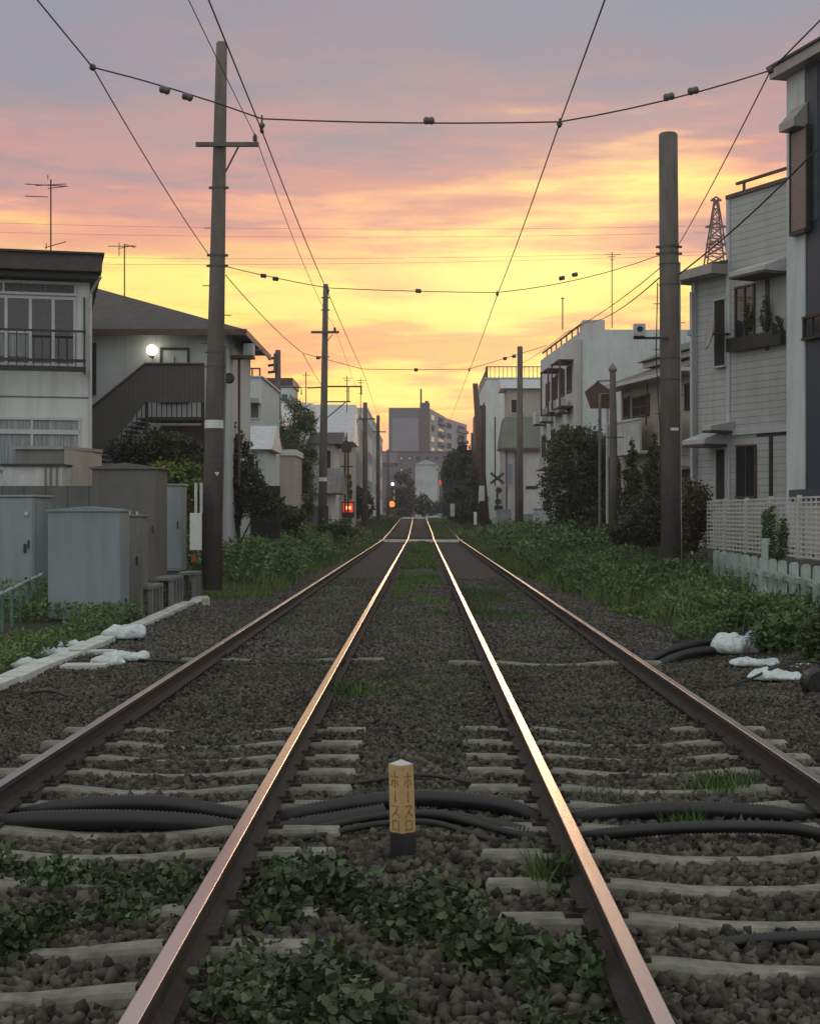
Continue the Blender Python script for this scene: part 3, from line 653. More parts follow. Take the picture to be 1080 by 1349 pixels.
# ------------------------------------------------------------------ yellow marker post
def marker():
    Y = 7.45; bx, bz = (532-VX)*Y/F, -.27
    t = thing('marker_post', 'square yellow marker post with brown lettering and black foot between the tracks', 'marker post', (bx, Y, bz))
    s = .064; lean = Vector((-.012, .0, .0)); H = EYE+(VY-1007)*Y/F
    zt, zm = H-.0, EYE+(VY-1096)*Y/F
    def ring(z, k=1.0):
        o = Vector((bx, Y, z))+lean*((z-bz)/.45)
        return [o+Vector((0,-s*k,0)), o+Vector((s*k,0,0)), o+Vector((0,s*k,0)), o+Vector((-s*k,0,0))]
    a, b, c = ring(bz, 1.02), ring(zm-.004, 1.02), ring(zt, .96)
    MB().hexa(a+b).build('black_foot', 'blackpaint', t, bevel=.003)
    MB().hexa(ring(zm)+c).build('yellow_shaft', 'yellowpaint', t, bevel=.003)
    ap = Vector((bx, Y, zt+.024))+lean*((zt-bz)/.45)
    MB().add(ring(zt+.001, .955)+[ap], [(0,1,4),(1,2,4),(2,3,4),(3,0,4),(3,2,1,0)]).build('cap', 'whitedirty', t)
    # characters as thin strokes on the two faces toward the viewer
    G1 = {'ho': [((.5,1),(.5,.0)),((.05,.72),(.95,.72)),((.28,.5),(.1,.15)),((.72,.5),(.9,.15)),((.5,0),(.38,.08))],
          'bar': [((.5,.95),(.5,.05))],
          'su': [((.15,.9),(.85,.9)),((.85,.9),(.5,.4)),((.5,.4),(.08,.02)),((.52,.42),(.95,.02))],
          'ro': [((.15,.9),(.85,.9)),((.15,.9),(.15,.05)),((.85,.9),(.85,.05)),((.15,.12),(.85,.12))]}
    for side in (-1, 1):
        mb = MB(); fo = Vector((side*.7071, -.7071, 0)); fu = Vector((.7071, side*.7071, 0))
        z1 = zt-.035; hts = [('ho', .075), ('bar', .06), ('su', .06), ('ro', .055)]
        for ch, h in hts:
            for (p, q) in G1[ch]:
                def pos(w):
                    z = z1-h+w[1]*h; k = .96+(1-.96)*(zt-z)/(zt-zm)
                    o = Vector((bx, Y, z))+lean*((z-bz)/.45)
                    return o+fo*(s*k*.7071+.0008)+fu*((w[0]-.5)*.058)
                A, B = pos(p), pos(q); d = (B-A).normalized(); w = d.cross(fo).normalized()*.0033
                A -= d*.002; B += d*.002
                mb.hexa([A-w, A+w, B+w, B-w, A-w+fo*.0012, A+w+fo*.0012, B+w+fo*.0012, B-w+fo*.0012])
            z1 -= h+.012
        mb.build('lettering', 'brownink', t)
marker()

# ------------------------------------------------------------------ sandbags
def bag(label, p, L, W, H, rz=0, m='bag', group='sandbags beside the tracks', name='sandbag', fl=0.0):
    nu, nv = 22, 14; vs = []; rr = random.Random(int(L*1000)+int(p[0]*100)); sd = rr.uniform(0, 50)
    for i in range(nu+1):
        u = i/nu*2-1
        for j in range(nv):
            a = 2*math.pi*j/nv
            e = max(.0, 1-abs(u)**3.2)**.5
            y = math.copysign(abs(math.cos(a))**.75, math.cos(a))*W/2*(e*.85+.15); z = math.copysign(abs(math.sin(a))**.85, math.sin(a))*H/2*(e*.9+.10)
            nz = mnoise.fractal(Vector((u*2.2+sd, y*7, z*6+sd)), 1, 2, 4)
            x = u*L/2
            n9 = mnoise.fractal(Vector((u*5+sd, y*22, z*18+sd)), 1, 2, 3); z2 = z*(1+.5*nz)+.03*nz+.016*n9*(1 if z > 0 else 0); z2 = max(z2, -H*.28)
            vs.append((x+.03*nz, y*(1+.35*nz), z2+H*.28))
    fs = []
    for i in range(nu):
        for j in range(nv):
            a = i*nv+j; b = i*nv+(j+1) % nv; fs.append((a, b, b+nv, a+nv))
    fs += [tuple(range(nv)), tuple(range(nu*nv, (nu+1)*nv))]
    c, s_ = math.cos(rz), math.sin(rz)
    vs = [(p[0]+x*c-y*s_, p[1]+x*s_+y*c, p[2]+z) for x, y, z in vs]
    o = MB().add(vs, fs).build(name, m, None, label, 'sandbag', group, smooth=True, org=p)
    md = o.modifiers.new('s', 'SUBSURF'); md.levels = 1; md.render_levels = 1
    return o
def gp(px, py, z=-.2):      # ground point seen at a pixel for a given height
    Y = (EYE-z)*F/(py-VY); return ((px-VX)*Y/F, Y, z)
x, y, z = gp(163, 846); bag('pale bluish sandbag draped over the white trough below the tan cabinet', (x, y, z+.05), .58, .42, .22, .1)
x, y, z = gp(166, 874); bag('long white sandbag lying right of the white trough', (x, y, z+.03), .55, .28, .15, .0)
x, y, z = gp(142, 879); bag('short white sandbag in front of the long one beside the trough', (x, y, z+.02), .4, .24, .12, -.1)
x, y, z = gp(92, 858); bag('crumpled white sandbag behind the trough, farthest of its heap', (x, y, z+.03), 1.3*.3, .2, .12, .3)
x, y, z = gp(68, 867); bag('crumpled white sandbag behind the trough, middle of its heap', (x, y, z+.03), 1.3*.32, .22, .12, .5)
x, y, z = gp(44, 883); bag('crumpled bluish sandbag behind the trough, nearest of its heap', (x, y, z+.03), 1.3*.4, .2, .12, .6)
x, y, z = gp(973, 868); bag('plump white sandbag on the black conduit pipes', (x, y+.1, z+.06), .62, .5, .30, -.25)
x, y, z = at(1001, 854, 17.9); bag('bright blue sandbag behind the plump white one', (x, y, z), .42, .34, .26, .1, 'bagblue')
x, y, z = gp(993, 882); bag('flattened white sack below the plump sandbag', (x, y, z+.04), .55, .42, .11, -.5)
x, y, z = gp(1022, 900); bag('flattened white sack under the thin black cable', (x, y, z+.04), .56, .5, .11, -.4)
x, y, z = gp(1068, 893); bag('pale blue sack partly outside the right edge', (x+.05, y+.3, z+.03), .4, .3, .1, 0)
rg = MB()
for k in range(3):
    c = Vector(at(980+k*5, 845+k*2, 17.55)); pts = [c+Vector((.028*math.cos(a), .02*math.sin(a)*0+.01*k, .042*math.sin(a))) for a in np.linspace(0, 2*math.pi, 12)]
    rg.tube(pts, .006, 6)
rg.build('rope_coil', 'whitedirty', None, 'small coil of pale rope between the white and blue sandbags', 'rope')
x, y, z = gp(1072, 918)
t = thing('cable_drum_cap', 'round black plastic cap at the right edge beside the flat sacks', 'pipe cap', (x+.05, y, z))
MB().lathe((x+.05, y-.05, z+.12), [(.12,0),(.14,.03),(.14,.22),(.12,.25)], 20, 'y').build('cap_shell', 'blackplastic', t, smooth=False)
MB().lathe((x+.05, y-.062, z+.12), [(.05,0),(.05,.02)], 14, 'y').build('cap_knob', 'rubber', t)
# bits of debris
for (px, py, l, lb) in [(1005,935,.22,'thin splinter'),(1048,925,.25,'bent splinter')]:
    x, y, z = gp(px-20, py-20); MB().hexa([(x,y,z),(x+l,y-.35,z),(x+l+.03,y-.34,z),(x+.03,y,z),(x,y,z+.02),(x+l,y-.35,z+.03),(x+l+.03,y-.34,z+.03),(x+.03,y,z+.02)]).build('wood_splinter', 'concrete', None, lb+' of pale wood below the flattened sacks', 'splinter')

# ------------------------------------------------------------------ white cable trough on the left
ORDS = ('first second third fourth fifth sixth seventh eighth ninth tenth eleventh twelfth thirteenth fourteenth fifteenth sixteenth seventeenth').split()
def trough():
    a, b = Vector((-4.08, 13.0, 0)), Vector((-4.34, 30.2, 0)); n = 17
    for i in range(n):
        p = a.lerp(b, i/n); q = a.lerp(b, (i+1)/n-.003); rr = random.Random(i)
        j = rr.uniform(-.03, .03) if i < 6 else rr.uniform(-.05, .05); w = .13 if i < 8 else .11; z = -.20; h = .085 + rr.uniform(-.01, .02)
        P = [(p.x-w+j, p.y, z), (p.x+w+j, p.y, z), (q.x+w+j*.5, q.y, z), (q.x-w+j*.5, q.y, z)]
        nm = 'from the lower left edge' if i < 9 else 'below the cabinets'
        o = MB().hexa([Vector(v)-Vector((0,0,.1)) for v in P]+[Vector(v)+Vector((0,0,h)) for v in P]).build('cable_trough_lid', 'trough', None,
            ('white trough slab, %s in its row counted from the lower left edge' % ORDS[i]), 'trough slab', 'white slabs of the cable trough', bevel=.008)
trough()
x, y, z = gp(272, 800)
MB().box(x-.07, x+.05, y-.1, y+.1, z, z+.17).build('trough_end_block', 'trough', None, 'small pale concrete block at the foot of the near pole', 'concrete block', bevel=.01)
x, y, z = gp(112, 884); MB().hexa([(x-.25,y-.12,z),(x+.22,y-.02,z),(x+.22,y+.2,z),(x-.25,y+.2,z),(x-.25,y-.12,z+.07),(x+.22,y-.02,z+.07),(x+.22,y+.2,z+.07),(x-.25,y+.2,z+.07)]).build('loose_slab', 'trough', None, 'loose pale slab lying askew in front of the trough', 'concrete slab', bevel=.006)
x, y, z = gp(128, 864); MB().hexa([(x-.2,y-.1,z),(x+.22,y+.04,z),(x+.2,y+.22,z),(x-.2,y+.2,z),(x-.2,y-.1,z+.06),(x+.22,y+.04,z+.06),(x+.2,y+.22,z+.06),(x-.2,y+.2,z+.06)]).build('loose_slab', 'trough', None, 'loose pale slab lying between trough and long white sandbag', 'concrete slab', bevel=.006)

# ------------------------------------------------------------------ cabinets on the left
def cabinet(name, label, px0, px1, pt, Y, depth, m, peak=0, zb=-.1, plinth='darkconcrete', over=.03, door=True, group='equipment cabinets on the left', handle=None, side_door=False):
    x0, x1 = (px0-VX)*Y/F, (px1-VX)*Y/F; zt = EYE+(VY-pt)*Y/F
    t = thing(name, label, 'cabinet', ((x0+x1)/2, Y+depth/2, zb-.15), group)
    MB().box(x0, x1, Y, Y+depth, zb, zt).build('body', m, t, bevel=.012)
    MB().box(x0+.04, x1-.04, Y+.04, Y+depth-.04, zb-.3, zb).build('plinth', plinth, t)
    xm = (x0+x1)/2; a = over
    if peak: MB().prism([(x0-a,Y-a,zt+.002),(x1+a,Y-a,zt+.002),(x1+a,Y-a,zt+.03),(xm,Y-a,zt+.03+peak),(x0-a,Y-a,zt+.03)], (0, depth+2*a, 0)).build('roof', m, t)
    else: MB().box(x0-a, x1+a, Y-a, Y+depth+a, zt+.002, zt+.04).build('roof', m, t, bevel=.008)
    if door:
        d = MB().box(x0+.03, x1-.03, Y-.014, Y-.001, zb+.05, zt-.05).build('door', m, t, bevel=.004)
        hx = x1-.09 if handle is None else handle
        MB().box(hx-.012, hx+.012, Y-.04, Y-.015, (zb+zt)/2, (zb+zt)/2+.14).build('handle', 'darkmetal', d)
    return t, x0, x1, zt
cabinet('equipment_cabinet', 'large pale grey metal cabinet with a shallow gabled top, standing frontmost', 63, 158, 674, 23.2, .75, 'cabgrey', peak=.05, zb=-.10, door=False)
tc, x0, x1, zt = cabinet('equipment_cabinet', 'pale grey metal cabinet cut off by the left edge behind the green railing', -50, 45, 655, 26, 1.3, 'cabgrey2', zb=.05, door=True)
MB().lathe((x1-.12+.0, 25.96, zt-.28), [(.035,0),(.035,-.02)], 12, 'y').build('lock', 'whitemetal', tc)
MB().box(x1-.17, x1-.13, 25.95, 25.985, zt-.95, zt-.8).build('hinge', 'darkmetal', tc)
MB().box(x1+.001, x1+.012, 26.1, 27.2, .1, zt-.1).build('side_panel', 'cabgrey', tc)
cabinet('equipment_cabinet', 'tall dark brown grey cabinet with gabled lid, highest of the row', 121, 208, 618, 27.4, 1.0, 'cabbrown', peak=.09, zb=.0, over=.05)
cabinet('equipment_cabinet', 'slim tan cabinet with round lid knobs right of the large pale one', 159, 188, 681, 25.0, .5, 'cabtan', zb=-.12)
for k in (.0, .13): MB().lathe((-4.86+k, 25.2, 1.5), [(.02,0),(.02,.05)], 10).build('lid_knob', 'whitemetal', [o for o in COL.objects if o.get('label','').startswith('slim tan')][0])
cabinet('equipment_cabinet', 'narrow light grey cabinet standing behind the tall brown one', 216, 240, 640, 31.0, .6, 'cabgrey2', zb=.35)
# U shaped concrete stands
for i, (px, py, Y, L) in enumerate([(206, 770, 25.6, 1.1), (232, 759, 27.6, 1.2), (249, 753, 30.0, .8)]):
    xc = -4.62+.02*i; zt = EYE+(VY-py)*Y/F; mb = MB(); w = .17
    mb.box(xc-w, xc+w, Y-L/2, Y+L/2, zt-.06, zt)
    n = 3
    for k in range(n+1):
        yy = Y-L/2+.04+(L-.16)*k/n
        for sx in (-1, 1): mb.box(xc+sx*(w-.045)-.045, xc+sx*(w-.045)+.045, yy, yy+.08, -.25, zt-.0605)
    mb.build('concrete_stand', 'concrete', None, ['nearest', 'middle', 'farthest'][i]+' of the slotted concrete stands behind the white trough', 'concrete stand', 'slotted concrete stands', bevel=.006)
for i, (px, py, w, lb) in enumerate([(227, 797, .40, 'black sack slumped beside the middle slotted stand'), (248, 786, .34, 'black sack between stand and near pole'), (167, 822, .4, 'black sack behind the draped pale sandbag')]):
    x, y, z = gp(px, py); bag(lb, (x, y+.1, z), w, .3, .26, .2, 'blackplastic', 'black sacks near the cabinets', 'black_sack')
# sign plate, pipes by pole
tb = thing('signal_box', 'small white box on a thin leg left of the near pole', 'box', at(258, 760, 30.6))
p = at(250, 676, 30.6); q = at(265, 725, 30.6); MB().box(p.x, q.x, 30.6, 30.72, q.z, p.z).build('case', 'white', tb, bevel=.01)
MB().tube([at(258, 725, 30.66), at(257, 745, 30.66)+Vector((0,0,0)), at(262, 790, 30.66)], .02, 8).build('leg', 'darkmetal', tb)
MB().box(p.x+.03, p.x+.12, 30.58, 30.66, q.z-.25, q.z-.08).build('red_cover', 'redplate', tb, bevel=.01)
MB().tube([at(258, 676, 30.65), at(258, 636, 30.65)], .03, 8).build('pipe', 'whitedirty', tb)
MB().tube([at(265, 676, 30.68), at(265, 636, 30.68)], .03, 8).build('pipe', 'whitedirty', tb)

# green pipe railing bottom left
t = thing('green_railing', 'green pipe railing with white top rail before the pale cabinet', 'railing', (-6.2, 23, -.15))
A, B = at(-30, 797, 19.2), at(55, 757, 25.6); A2, B2 = at(-30, 850, 19.2), at(60, 817, 25.6)
def lp(a, b, k): return a.lerp(b, k)
MB().tube([A, B], .028, 10).build('top_rail', 'picket', t); MB().tube([A2, B2], .026, 10).build('bottom_rail', 'picket', t)
for k in np.linspace(.05, .9, 7):
    p = lp(A, B, k); q = lp(A2, B2, k); MB().tube([p+Vector((0,-.03,.04)), Vector((p.x, p.y-.03, q.z-.2))], .026, 8).build('baluster', 'green', t)

# ------------------------------------------------------------------ utility poles
def pole(name, label, x0, Y, zt, r0, r1, lean=0.0, z0=None, group='utility poles along the line', m='pole', n=20):
    z0 = float(G(x0, Y))-.1 if z0 is None else z0
    t = thing(name, label, 'pole', (x0, Y, z0), group)
    MB().tube([(x0, Y, z0), (x0+lean*.5, Y, (z0+zt)/2), (x0+lean, Y, zt-.04), (x0+lean, Y, zt)], [r0, (r0+r1)/2, r1, r1*.85], n).build('shaft', m, t, smooth=True)
    def X(z): return x0+lean*(z-z0)/(zt-z0)
    def rad(z): return r0+(r1-r0)*(z-z0)/(zt-z0)
    return t, X, rad
def band(t, X, rad, Y, z, h=.05, ear=.07, name='clamp'):
    r = rad(z)+.012; x = X(z); mb = MB().tube([(x, Y, z-h/2), (x, Y, z+h/2)], r, 20)
    for sx in (-1, 1): mb.box(x+sx*(r+ear/2)-ear/2, x+sx*(r+ear/2)+ear/2, Y-.03, Y+.03, z-h*.45, z+h*.45)
    mb.build(name, 'steel', t)
Y1 = 31.8
t, X, rad = pole('utility_pole', 'near left concrete pole with crossarm, standing beside the cabinets', (278-VX)*Y1/F, Y1, EYE+(VY-55)*Y1/F, .23, .115, (292-278)*Y1/F)
zz = lambda py, Y=Y1: EYE+(VY-py)*Y/F
for py in (247, 336, 350): band(t, X, rad, Y1, zz(py), .05, .05)
for py in (464, 483, 600, 608): band(t, X, rad, Y1, zz(py), .03, .0 if py > 500 else .03, 'band')
mb = MB(); a, b = at(258, 190, Y1-.17), at(341, 190, Y1-.17); mb.box(a.x, b.x, Y1-.22, Y1-.14, a.z-.045, a.z+.045); mb.build('crossarm', 'steel', t, bevel=.006)
MB().tube([at(296, 228, Y1-.16), at(314, 193, Y1-.16)], .02, 6).build('arm_brace', 'steel', t)
c = at(336, 188, Y1-.18); MB().lathe(c, [(.02,-.02),(.02,.04),(.055,.05),(.03,.08),(.06,.09),(.035,.12),(.05,.13),(.03,.17),(.015,.2)], 14).build('insulator', 'porcelain', t, smooth=True)
for py in (300, 376, 415, 452): 
    s = -1 if py != 415 else 1; z = zz(py); MB().tube([(X(z)+s*rad(z)*.9, Y1, z), (X(z)+s*(rad(z)+.14), Y1, z)], .01, 6).build('step_bolt', 'steel', t)
MB().tube([at(275, 572, Y1-.235), at(275, 559, Y1-.235)], .01, 4)
zc = zz(559); mb = MB(); n = 14; r = rad(zc)+.006
vs = []; 
for k in range(n+1):
    a = -math.pi*.95+math.pi*.9*k/n
    for dz in (-.085, .085): vs.append((X(zc)+r*math.cos(a), Y1+r*math.sin(a), zc+dz))
mb.add(vs, [(2*k, 2*k+2, 2*k+3, 2*k+1) for k in range(n)]).build('number_plate', 'white', t)
p = at(286, 625, Y1-.23); MB().prism([(p.x-.06,p.y,p.z+.05),(p.x+.05,p.y,p.z+.05),(p.x,p.y,p.z-.04)], (0,-.006,0)).build('triangle_mark', 'whitedirty', t)
MB().tube([at(297, 455, Y1), at(293, 640, Y1), at(289, 780, Y1)], .03, 8).build('conduit', 'concrete', t)
MB().tube([at(264, 745, Y1-.2), at(267, 770, Y1-.24), at(266, 790, Y1-.3)], .03, 8).build('cable_tail', 'rubber', t)

Y2 = 65
t, X, rad = pole('utility_pole', 'second left pole with crossarm and white number band', (424-VX)*Y2/F, Y2, zz(374, Y2), .20, .11, 5*Y2/F)
for py in (392, 408, 470): band(t, X, rad, Y2, zz(py, Y2), .05, .06)
a, b = at(410, 438, Y2), at(447, 438, Y2); MB().box(a.x, b.x, Y2-.2, Y2-.12, a.z-.05, a.z+.05).build('crossarm', 'steel', t)
MB().tube([at(429, 452, Y2-.16), at(438, 440, Y2-.16)], .02, 6).build('arm_brace', 'steel', t)
MB().lathe(at(441, 437, Y2-.16), [(.03,-.02),(.03,.04),(.07,.06),(.04,.1),(.07,.12),(.03,.2)], 12).build('insulator', 'porcelain', t, smooth=True)
MB().tube([(X(zz(631,Y2)), Y2, zz(634,Y2)), (X(zz(631,Y2)), Y2, zz(629,Y2))], rad(3)+.01, 16).build('number_plate', 'white', t)

Y3 = 33.0
t, X, rad = pole('utility_pole', 'thick blunt concrete pole standing in weeds on the right verge', (884-VX)*Y3/F, Y3, zz(175, Y3), .225, .205, -4*Y3/F, z0=.0)
for py in (325, 334): band(t, X, rad, Y3, zz(py, Y3), .05, .06)
for py in (348, 375, 472, 500, 566, 655): band(t, X, rad, Y3, zz(py, Y3), .02, .0, 'band')
MB().tube([at(895, 345, Y3), at(896, 560, Y3), at(897, 750, Y3)], .022, 8).build('conduit', 'whitedirty', t)
a = at(832, 446, Y3); MB().box(a.x, a.x+.75, Y3-.28, Y3-.23, a.z-.04, a.z+.01).build('arm', 'darkmetal', t)
sp = MB().box(a.x, a.x+.24, Y3-.42, Y3-.2, a.z+.012, a.z+.28).build('loudspeaker', 'whitedirty', t, bevel=.01)
MB().lathe((a.x+.12, Y3-.425, a.z+.16), [(.065,0),(.055,-.015),(.03,-.005)], 14, 'y').build('speaker_cone', 'darkmetal', sp)
for k, py in enumerate((400, 425, 460, 520, 545, 600, 630)):
    z = zz(py, Y3); sg = 1 if k % 2 else -1; MB().tube([(X(z)+sg*rad(z)*.95, Y3, z), (X(z)+sg*(rad(z)+.13), Y3, z)], .010, 6).build('step_bolt', 'steel', t)
MB().tube([at(866,372,Y3-.2), at(864,470,Y3-.23), at(869,560,Y3-.24), at(871,700,Y3-.24)], .013, 6).build('cable_run', 'rubber', t)
z = zz(566, Y3); MB().box(X(z)-.03, X(z)+.14, Y3-.235, Y3-.222, z-.03, z+.03).build('number_plate', 'white', t)
Y4 = 91
t, X, rad = pole('utility_pole', 'plain brown pole on the right beside the grey crossing cabinet', (682-VX)*Y4/F, Y4-2, zz(461, Y4), .21, .16, 0)
for (px, pt, Y, lb, grp) in [(481,530,120,'third left pole, dark, before the white crossing line'),(498,547,155,'fourth left pole with small crossarm, far along the track'),(511,590,190,'small far pole left of the apartment block')] and [(481,530,120,'third left pole, dark, standing at the white crossing line',0),(498,547,155,'fourth left pole with small crossarm, far along the track',0),(511,592,190,'small far pole in front of the grey flats',0)]:
    t, X, rad = pole('utility_pole', lb, (px-VX)*Y/F, Y, zz(pt, Y), .22, .17, 0)
    MB().box(X(0)-.6, X(0)+.8, Y-.22, Y-.16, zz(pt+22, Y)-.06, zz(pt+22, Y)+.06).build('crossarm', 'steel', t)
t, X, rad = pole('wooden_pole', 'leaning brown wooden pole left of the crossbuck sign', (640-VX)*112/F, 112, zz(505, 112), .34, .20, -14*112/F, m='brownmetal')
MB().box(X(2)-.4, X(2)+.0, 111.6, 111.7, zz(660,112), zz(640,112)).build('sign_plate', 'white', t)
t, X, rad = pole('wooden_pole', 'dark slim pole left of the brown leaning one', (622-VX)*150/F, 150, zz(570, 150), .2, .14, 0, m='brownmetal')
# transformer pole and trolley bracket
YT = 80
t, X, rad = pole('utility_pole', 'short pole with stacked insulators above the garden pine', (366-VX)*YT/F, YT, zz(461, YT), .2, .15, 0)
for k, py in enumerate((471, 480, 489)): MB().tube([at(364, py, YT-.2), at(353, py+1.5, YT-.2)], .07, 8).build('insulator', 'darkmetal', t)
MB().box(at(361,0,YT).x, at(364,0,YT).x, YT-.3, YT-.1, zz(490,YT), zz(466,YT)).build('bracket', 'steel', t)
t, X, rad = pole('capped_post', 'slim concrete post with pointed cap in front of the dark pentagon board', (809-VX)*50/F, 50, zz(490, 50), .17, .10, -2*50/F, z0=.1)
c = Vector((X(zz(488,50)), 50, zz(490, 50))); MB().lathe(c, [(.10,0),(.13,.02),(.15,.1),(.11,.16),(.0,.32)], 12).build('cap', 'concrete', t)
band(t, X, rad, 50, zz(576, 50), .04, .2, 'arm')

# pentagon board on posts (right)
def pent(t, mb, pts, Y, th): mb.prism([at(a, b, Y) for a, b in pts], (0, th, 0))
t = thing('pentagon_board', 'large dark pentagonal signboard seen from behind, left of the capped post', 'sign board', base_at(792, 52))
mb = MB(); pent(t, mb, [(787,502),(804,514),(804,538),(778,538),(770,516)], 52, .06); mb.build('board', 'brownmetal', t)
mb = MB(); mb.tube([at(790,519,51.9), at(790,565,51.9), at(790,700,51.9)], .05, 8); mb.build('post', 'concrete', t)
MB().tube([at(786,502,51.9), at(806,501,51.9)], .03, 6).build('strut', 'concrete', t); MB().tube([at(790,519,51.9), at(806,518,51.9)], .03, 6).build('strut', 'concrete', t)

# ------------------------------------------------------------------ overhead wires
def sag(a, b, s, n=14):
    a, b = Vector(a), Vector(b); return [a.lerp(b, k/n)-Vector((0,0,s*4*(k/n)*(1-k/n))) for k in range(n+1)]
def wire(label, pts, r=.011, name='overhead_wire', m='wire', group='overhead wires', cat='wire'):
    return MB().tube(pts, r, 6).build(name, m, None, label, cat, group, smooth=True)
YS = 17.5
NL, NR = at(122, 88, YS), at(1015, 92, YS)
HL, HR = at(345, 156, YS), at(737, 160, YS)
P1a = at(277, 338, Y1-.2); R1a = at(892, 325, Y3-.1)
N2L, N2R = at(399, 465, 48), at(720, 455, 48)
H1L, H1R = at(432, 379, Y1), at(655, 385, Y1)
H2L, H2R = at(478, 486, 48), at(618, 486, 48)
wire('near span wire across the top of the sky with round insulators', [NL]+sag(NL, HL, -.03, 4)[1:-1]+[HL]+sag(HL, HR, .03, 6)[1:-1]+[HR]+sag(HR, NR, .05, 6)[1:-1]+[NR], .009, 'span_wire', group='span wires')
wire('second span wire between the near left pole and the thick right pole', [at(298,351,Y1-.1)]+sag(at(298,351,Y1-.1), H1L, .02, 4)[1:]+sag(H1L, H1R, .02, 5)[1:]+sag(H1R, at(868,336,Y3), .12, 6)[1:], .009, 'span_wire', group='span wires')
wire('third small span wire between the second pole and the plain brown pole', [N2L]+[H2L, at(548,487,48), H2R]+[N2R], .010, 'span_wire', group='span wires')
Hn = Vector((0,0,-.03))
wire('left trolley wire above the left track', sag((-1.75,-4,6.0), HL-Vector((0,0,.14)), .05)+sag(HL-Vector((0,0,.14)), H1L-Vector((0,0,.1)), .05)[1:]+sag(H1L-Vector((0,0,.1)), H2L-Vector((0,0,.08)), .03)[1:]+[at(495,540,84), at(515,580,130)], .008, 'trolley_wire', group='trolley wires')
wire('right trolley wire above the right track', sag((1.6,-4,6.0), HR-Vector((0,0,.02)), .05)+sag(HR-Vector((0,0,.02)), H1R-Vector((0,0,.05)), .05)[1:]+sag(H1R-Vector((0,0,.05)), H2R-Vector((0,0,.06)), .03)[1:]+[at(598,540,84), at(582,580,130)], .008, 'trolley_wire', group='trolley wires')
FE = at(336, 178, Y1-.18); FE2 = at(441, 432, Y2-.16)
wire('feeder wire resting on the crossarm insulator of the near left pole', sag((-3.6,-4,9.5), FE, .25)+sag(FE, FE2, .35)[1:]+[at(470, 512, 98)], .009)
wire('left slanting wire pulled in by the near span wire', sag((-4.5,-1,6.95), NL, .0, 3)+sag(NL, P1a, .08)[1:], .009)
wire('left slanting wire from the near pole down to the second pole', sag(at(297,362,Y1-.1), N2L, .1)+sag(N2L, at(424,508,Y2-.2), .05)[1:], .010)
wire('right slanting wire from the top right corner to the thick pole', sag((5.4,-1,6.9), NR, .0, 3)+sag(NR, R1a, .06)[1:], .009)
wire('right slanting wire from the thick pole toward the plain brown pole', sag(at(870,352,Y3), N2R+Vector((.6,0,.4)), .12)+sag(N2R+Vector((.6,0,.4)), at(683,480,Y4-2), .1)[1:], .010)
wire('thick service cable from the dark house past the thick pole', sag(at(1076,196,26.2), at(893,362,Y3), .10), .016, 'service_cable', cat='cable')
wire('service cable from the thick pole toward the white block', sag(at(868,366,Y3), at(770,425,68), .25), .014, 'service_cable', cat='cable')
def insul(p, r=.05, label='', d=(1,0,0), L=.1):
    d = Vector(d).normalized(); p = Vector(p); pr = [(-.5,.35),(-.42,.8),(-.25,1),(-.1,.88),(0,.84),(.1,.88),(.25,1),(.42,.8),(.5,.35)]
    MB().tube([p+d*L*a for a, _ in pr], [r*b for _, b in pr], 12).build('insulator', 'porcelain', None, label, 'insulator', 'insulators on the span wires', smooth=True)
dl = (HL-NL).normalized(); drr = (NR-HR).normalized()
for px, py, lb in [(217,118,'outer of the pair on the near span wire, left'),(247,127,'inner of the pair on the near span wire, left')]: insul(at(px,py,YS), .047, 'ball insulator, '+lb, dl, .13)
insul(at(565,158.5,YS), .047, 'ball insulator in the middle of the near span wire', (1,0,0), .13)
for px, py, lb in [(881,127,'inner of the pair on the near span wire, right'),(913,119,'outer of the pair on the near span wire, right')]: insul(at(px,py,YS), .047, 'ball insulator, '+lb, drr, .13)
for px, py, lb in [(347,363,'left one of the pair beside the near pole'),(363,367,'right one of the pair beside the near pole'),(551,383,'in the middle of the second span wire')]: insul(at(px,py,Y1), .05, 'small ball insulator, '+lb, (1,0,-.1), .13)
insul(at(740,366,Y1+.3), .05, 'small ball insulator, inner of the pair left of the thick pole', (1,0,.2), .13); insul(at(757,361.5,Y1+.4), .05, 'small ball insulator, outer of the pair left of the thick pole', (1,0,.2), .13)
insul(at(548,487,48), .06, 'small ball insulator in the middle of the third span wire', (1,0,0), .13)
insul(at(665,472,48), .06, 'small ball insulator, left of the pair by the plain brown pole', (1,0,.1), .13); insul(at(677,469,48), .06, 'small ball insulator, right of the pair by the plain brown pole', (1,0,.1), .13)
insul(at(419,471,48), .06, 'small ball insulator left of the second pole', (1,0,-.1), .13)
def hanger(p, L, label):
    p = Vector(p); t = thing('wire_hanger', label, 'wire clamp', p-Vector((0,0,L)), 'wire hangers')
    MB().tube([p+Vector((0,0,.04)), p-Vector((0,0,L))], .012, 6).build('rod', 'steel', t)
    MB().lathe(p-Vector((0,0,L*.55)), [(.02,-.03),(.035,-.01),(.035,.01),(.02,.03)], 10).build('bell', 'porcelain', t); MB().box(p.x-.018, p.x+.018, p.y-.06, p.y+.06, p.z-L-.015, p.z-L+.02).build('clamp', 'steel', t)
for p, L, lb in [(HL,.14,'left hanger on the near span wire'),(HR,.04,'right hanger on the near span wire'),(H1L,.1,'left hanger on the second span wire'),(H1R,.06,'right hanger on the second span wire'),(H2R,.06,'right hanger on the third span wire')]: hanger(p, L, lb)
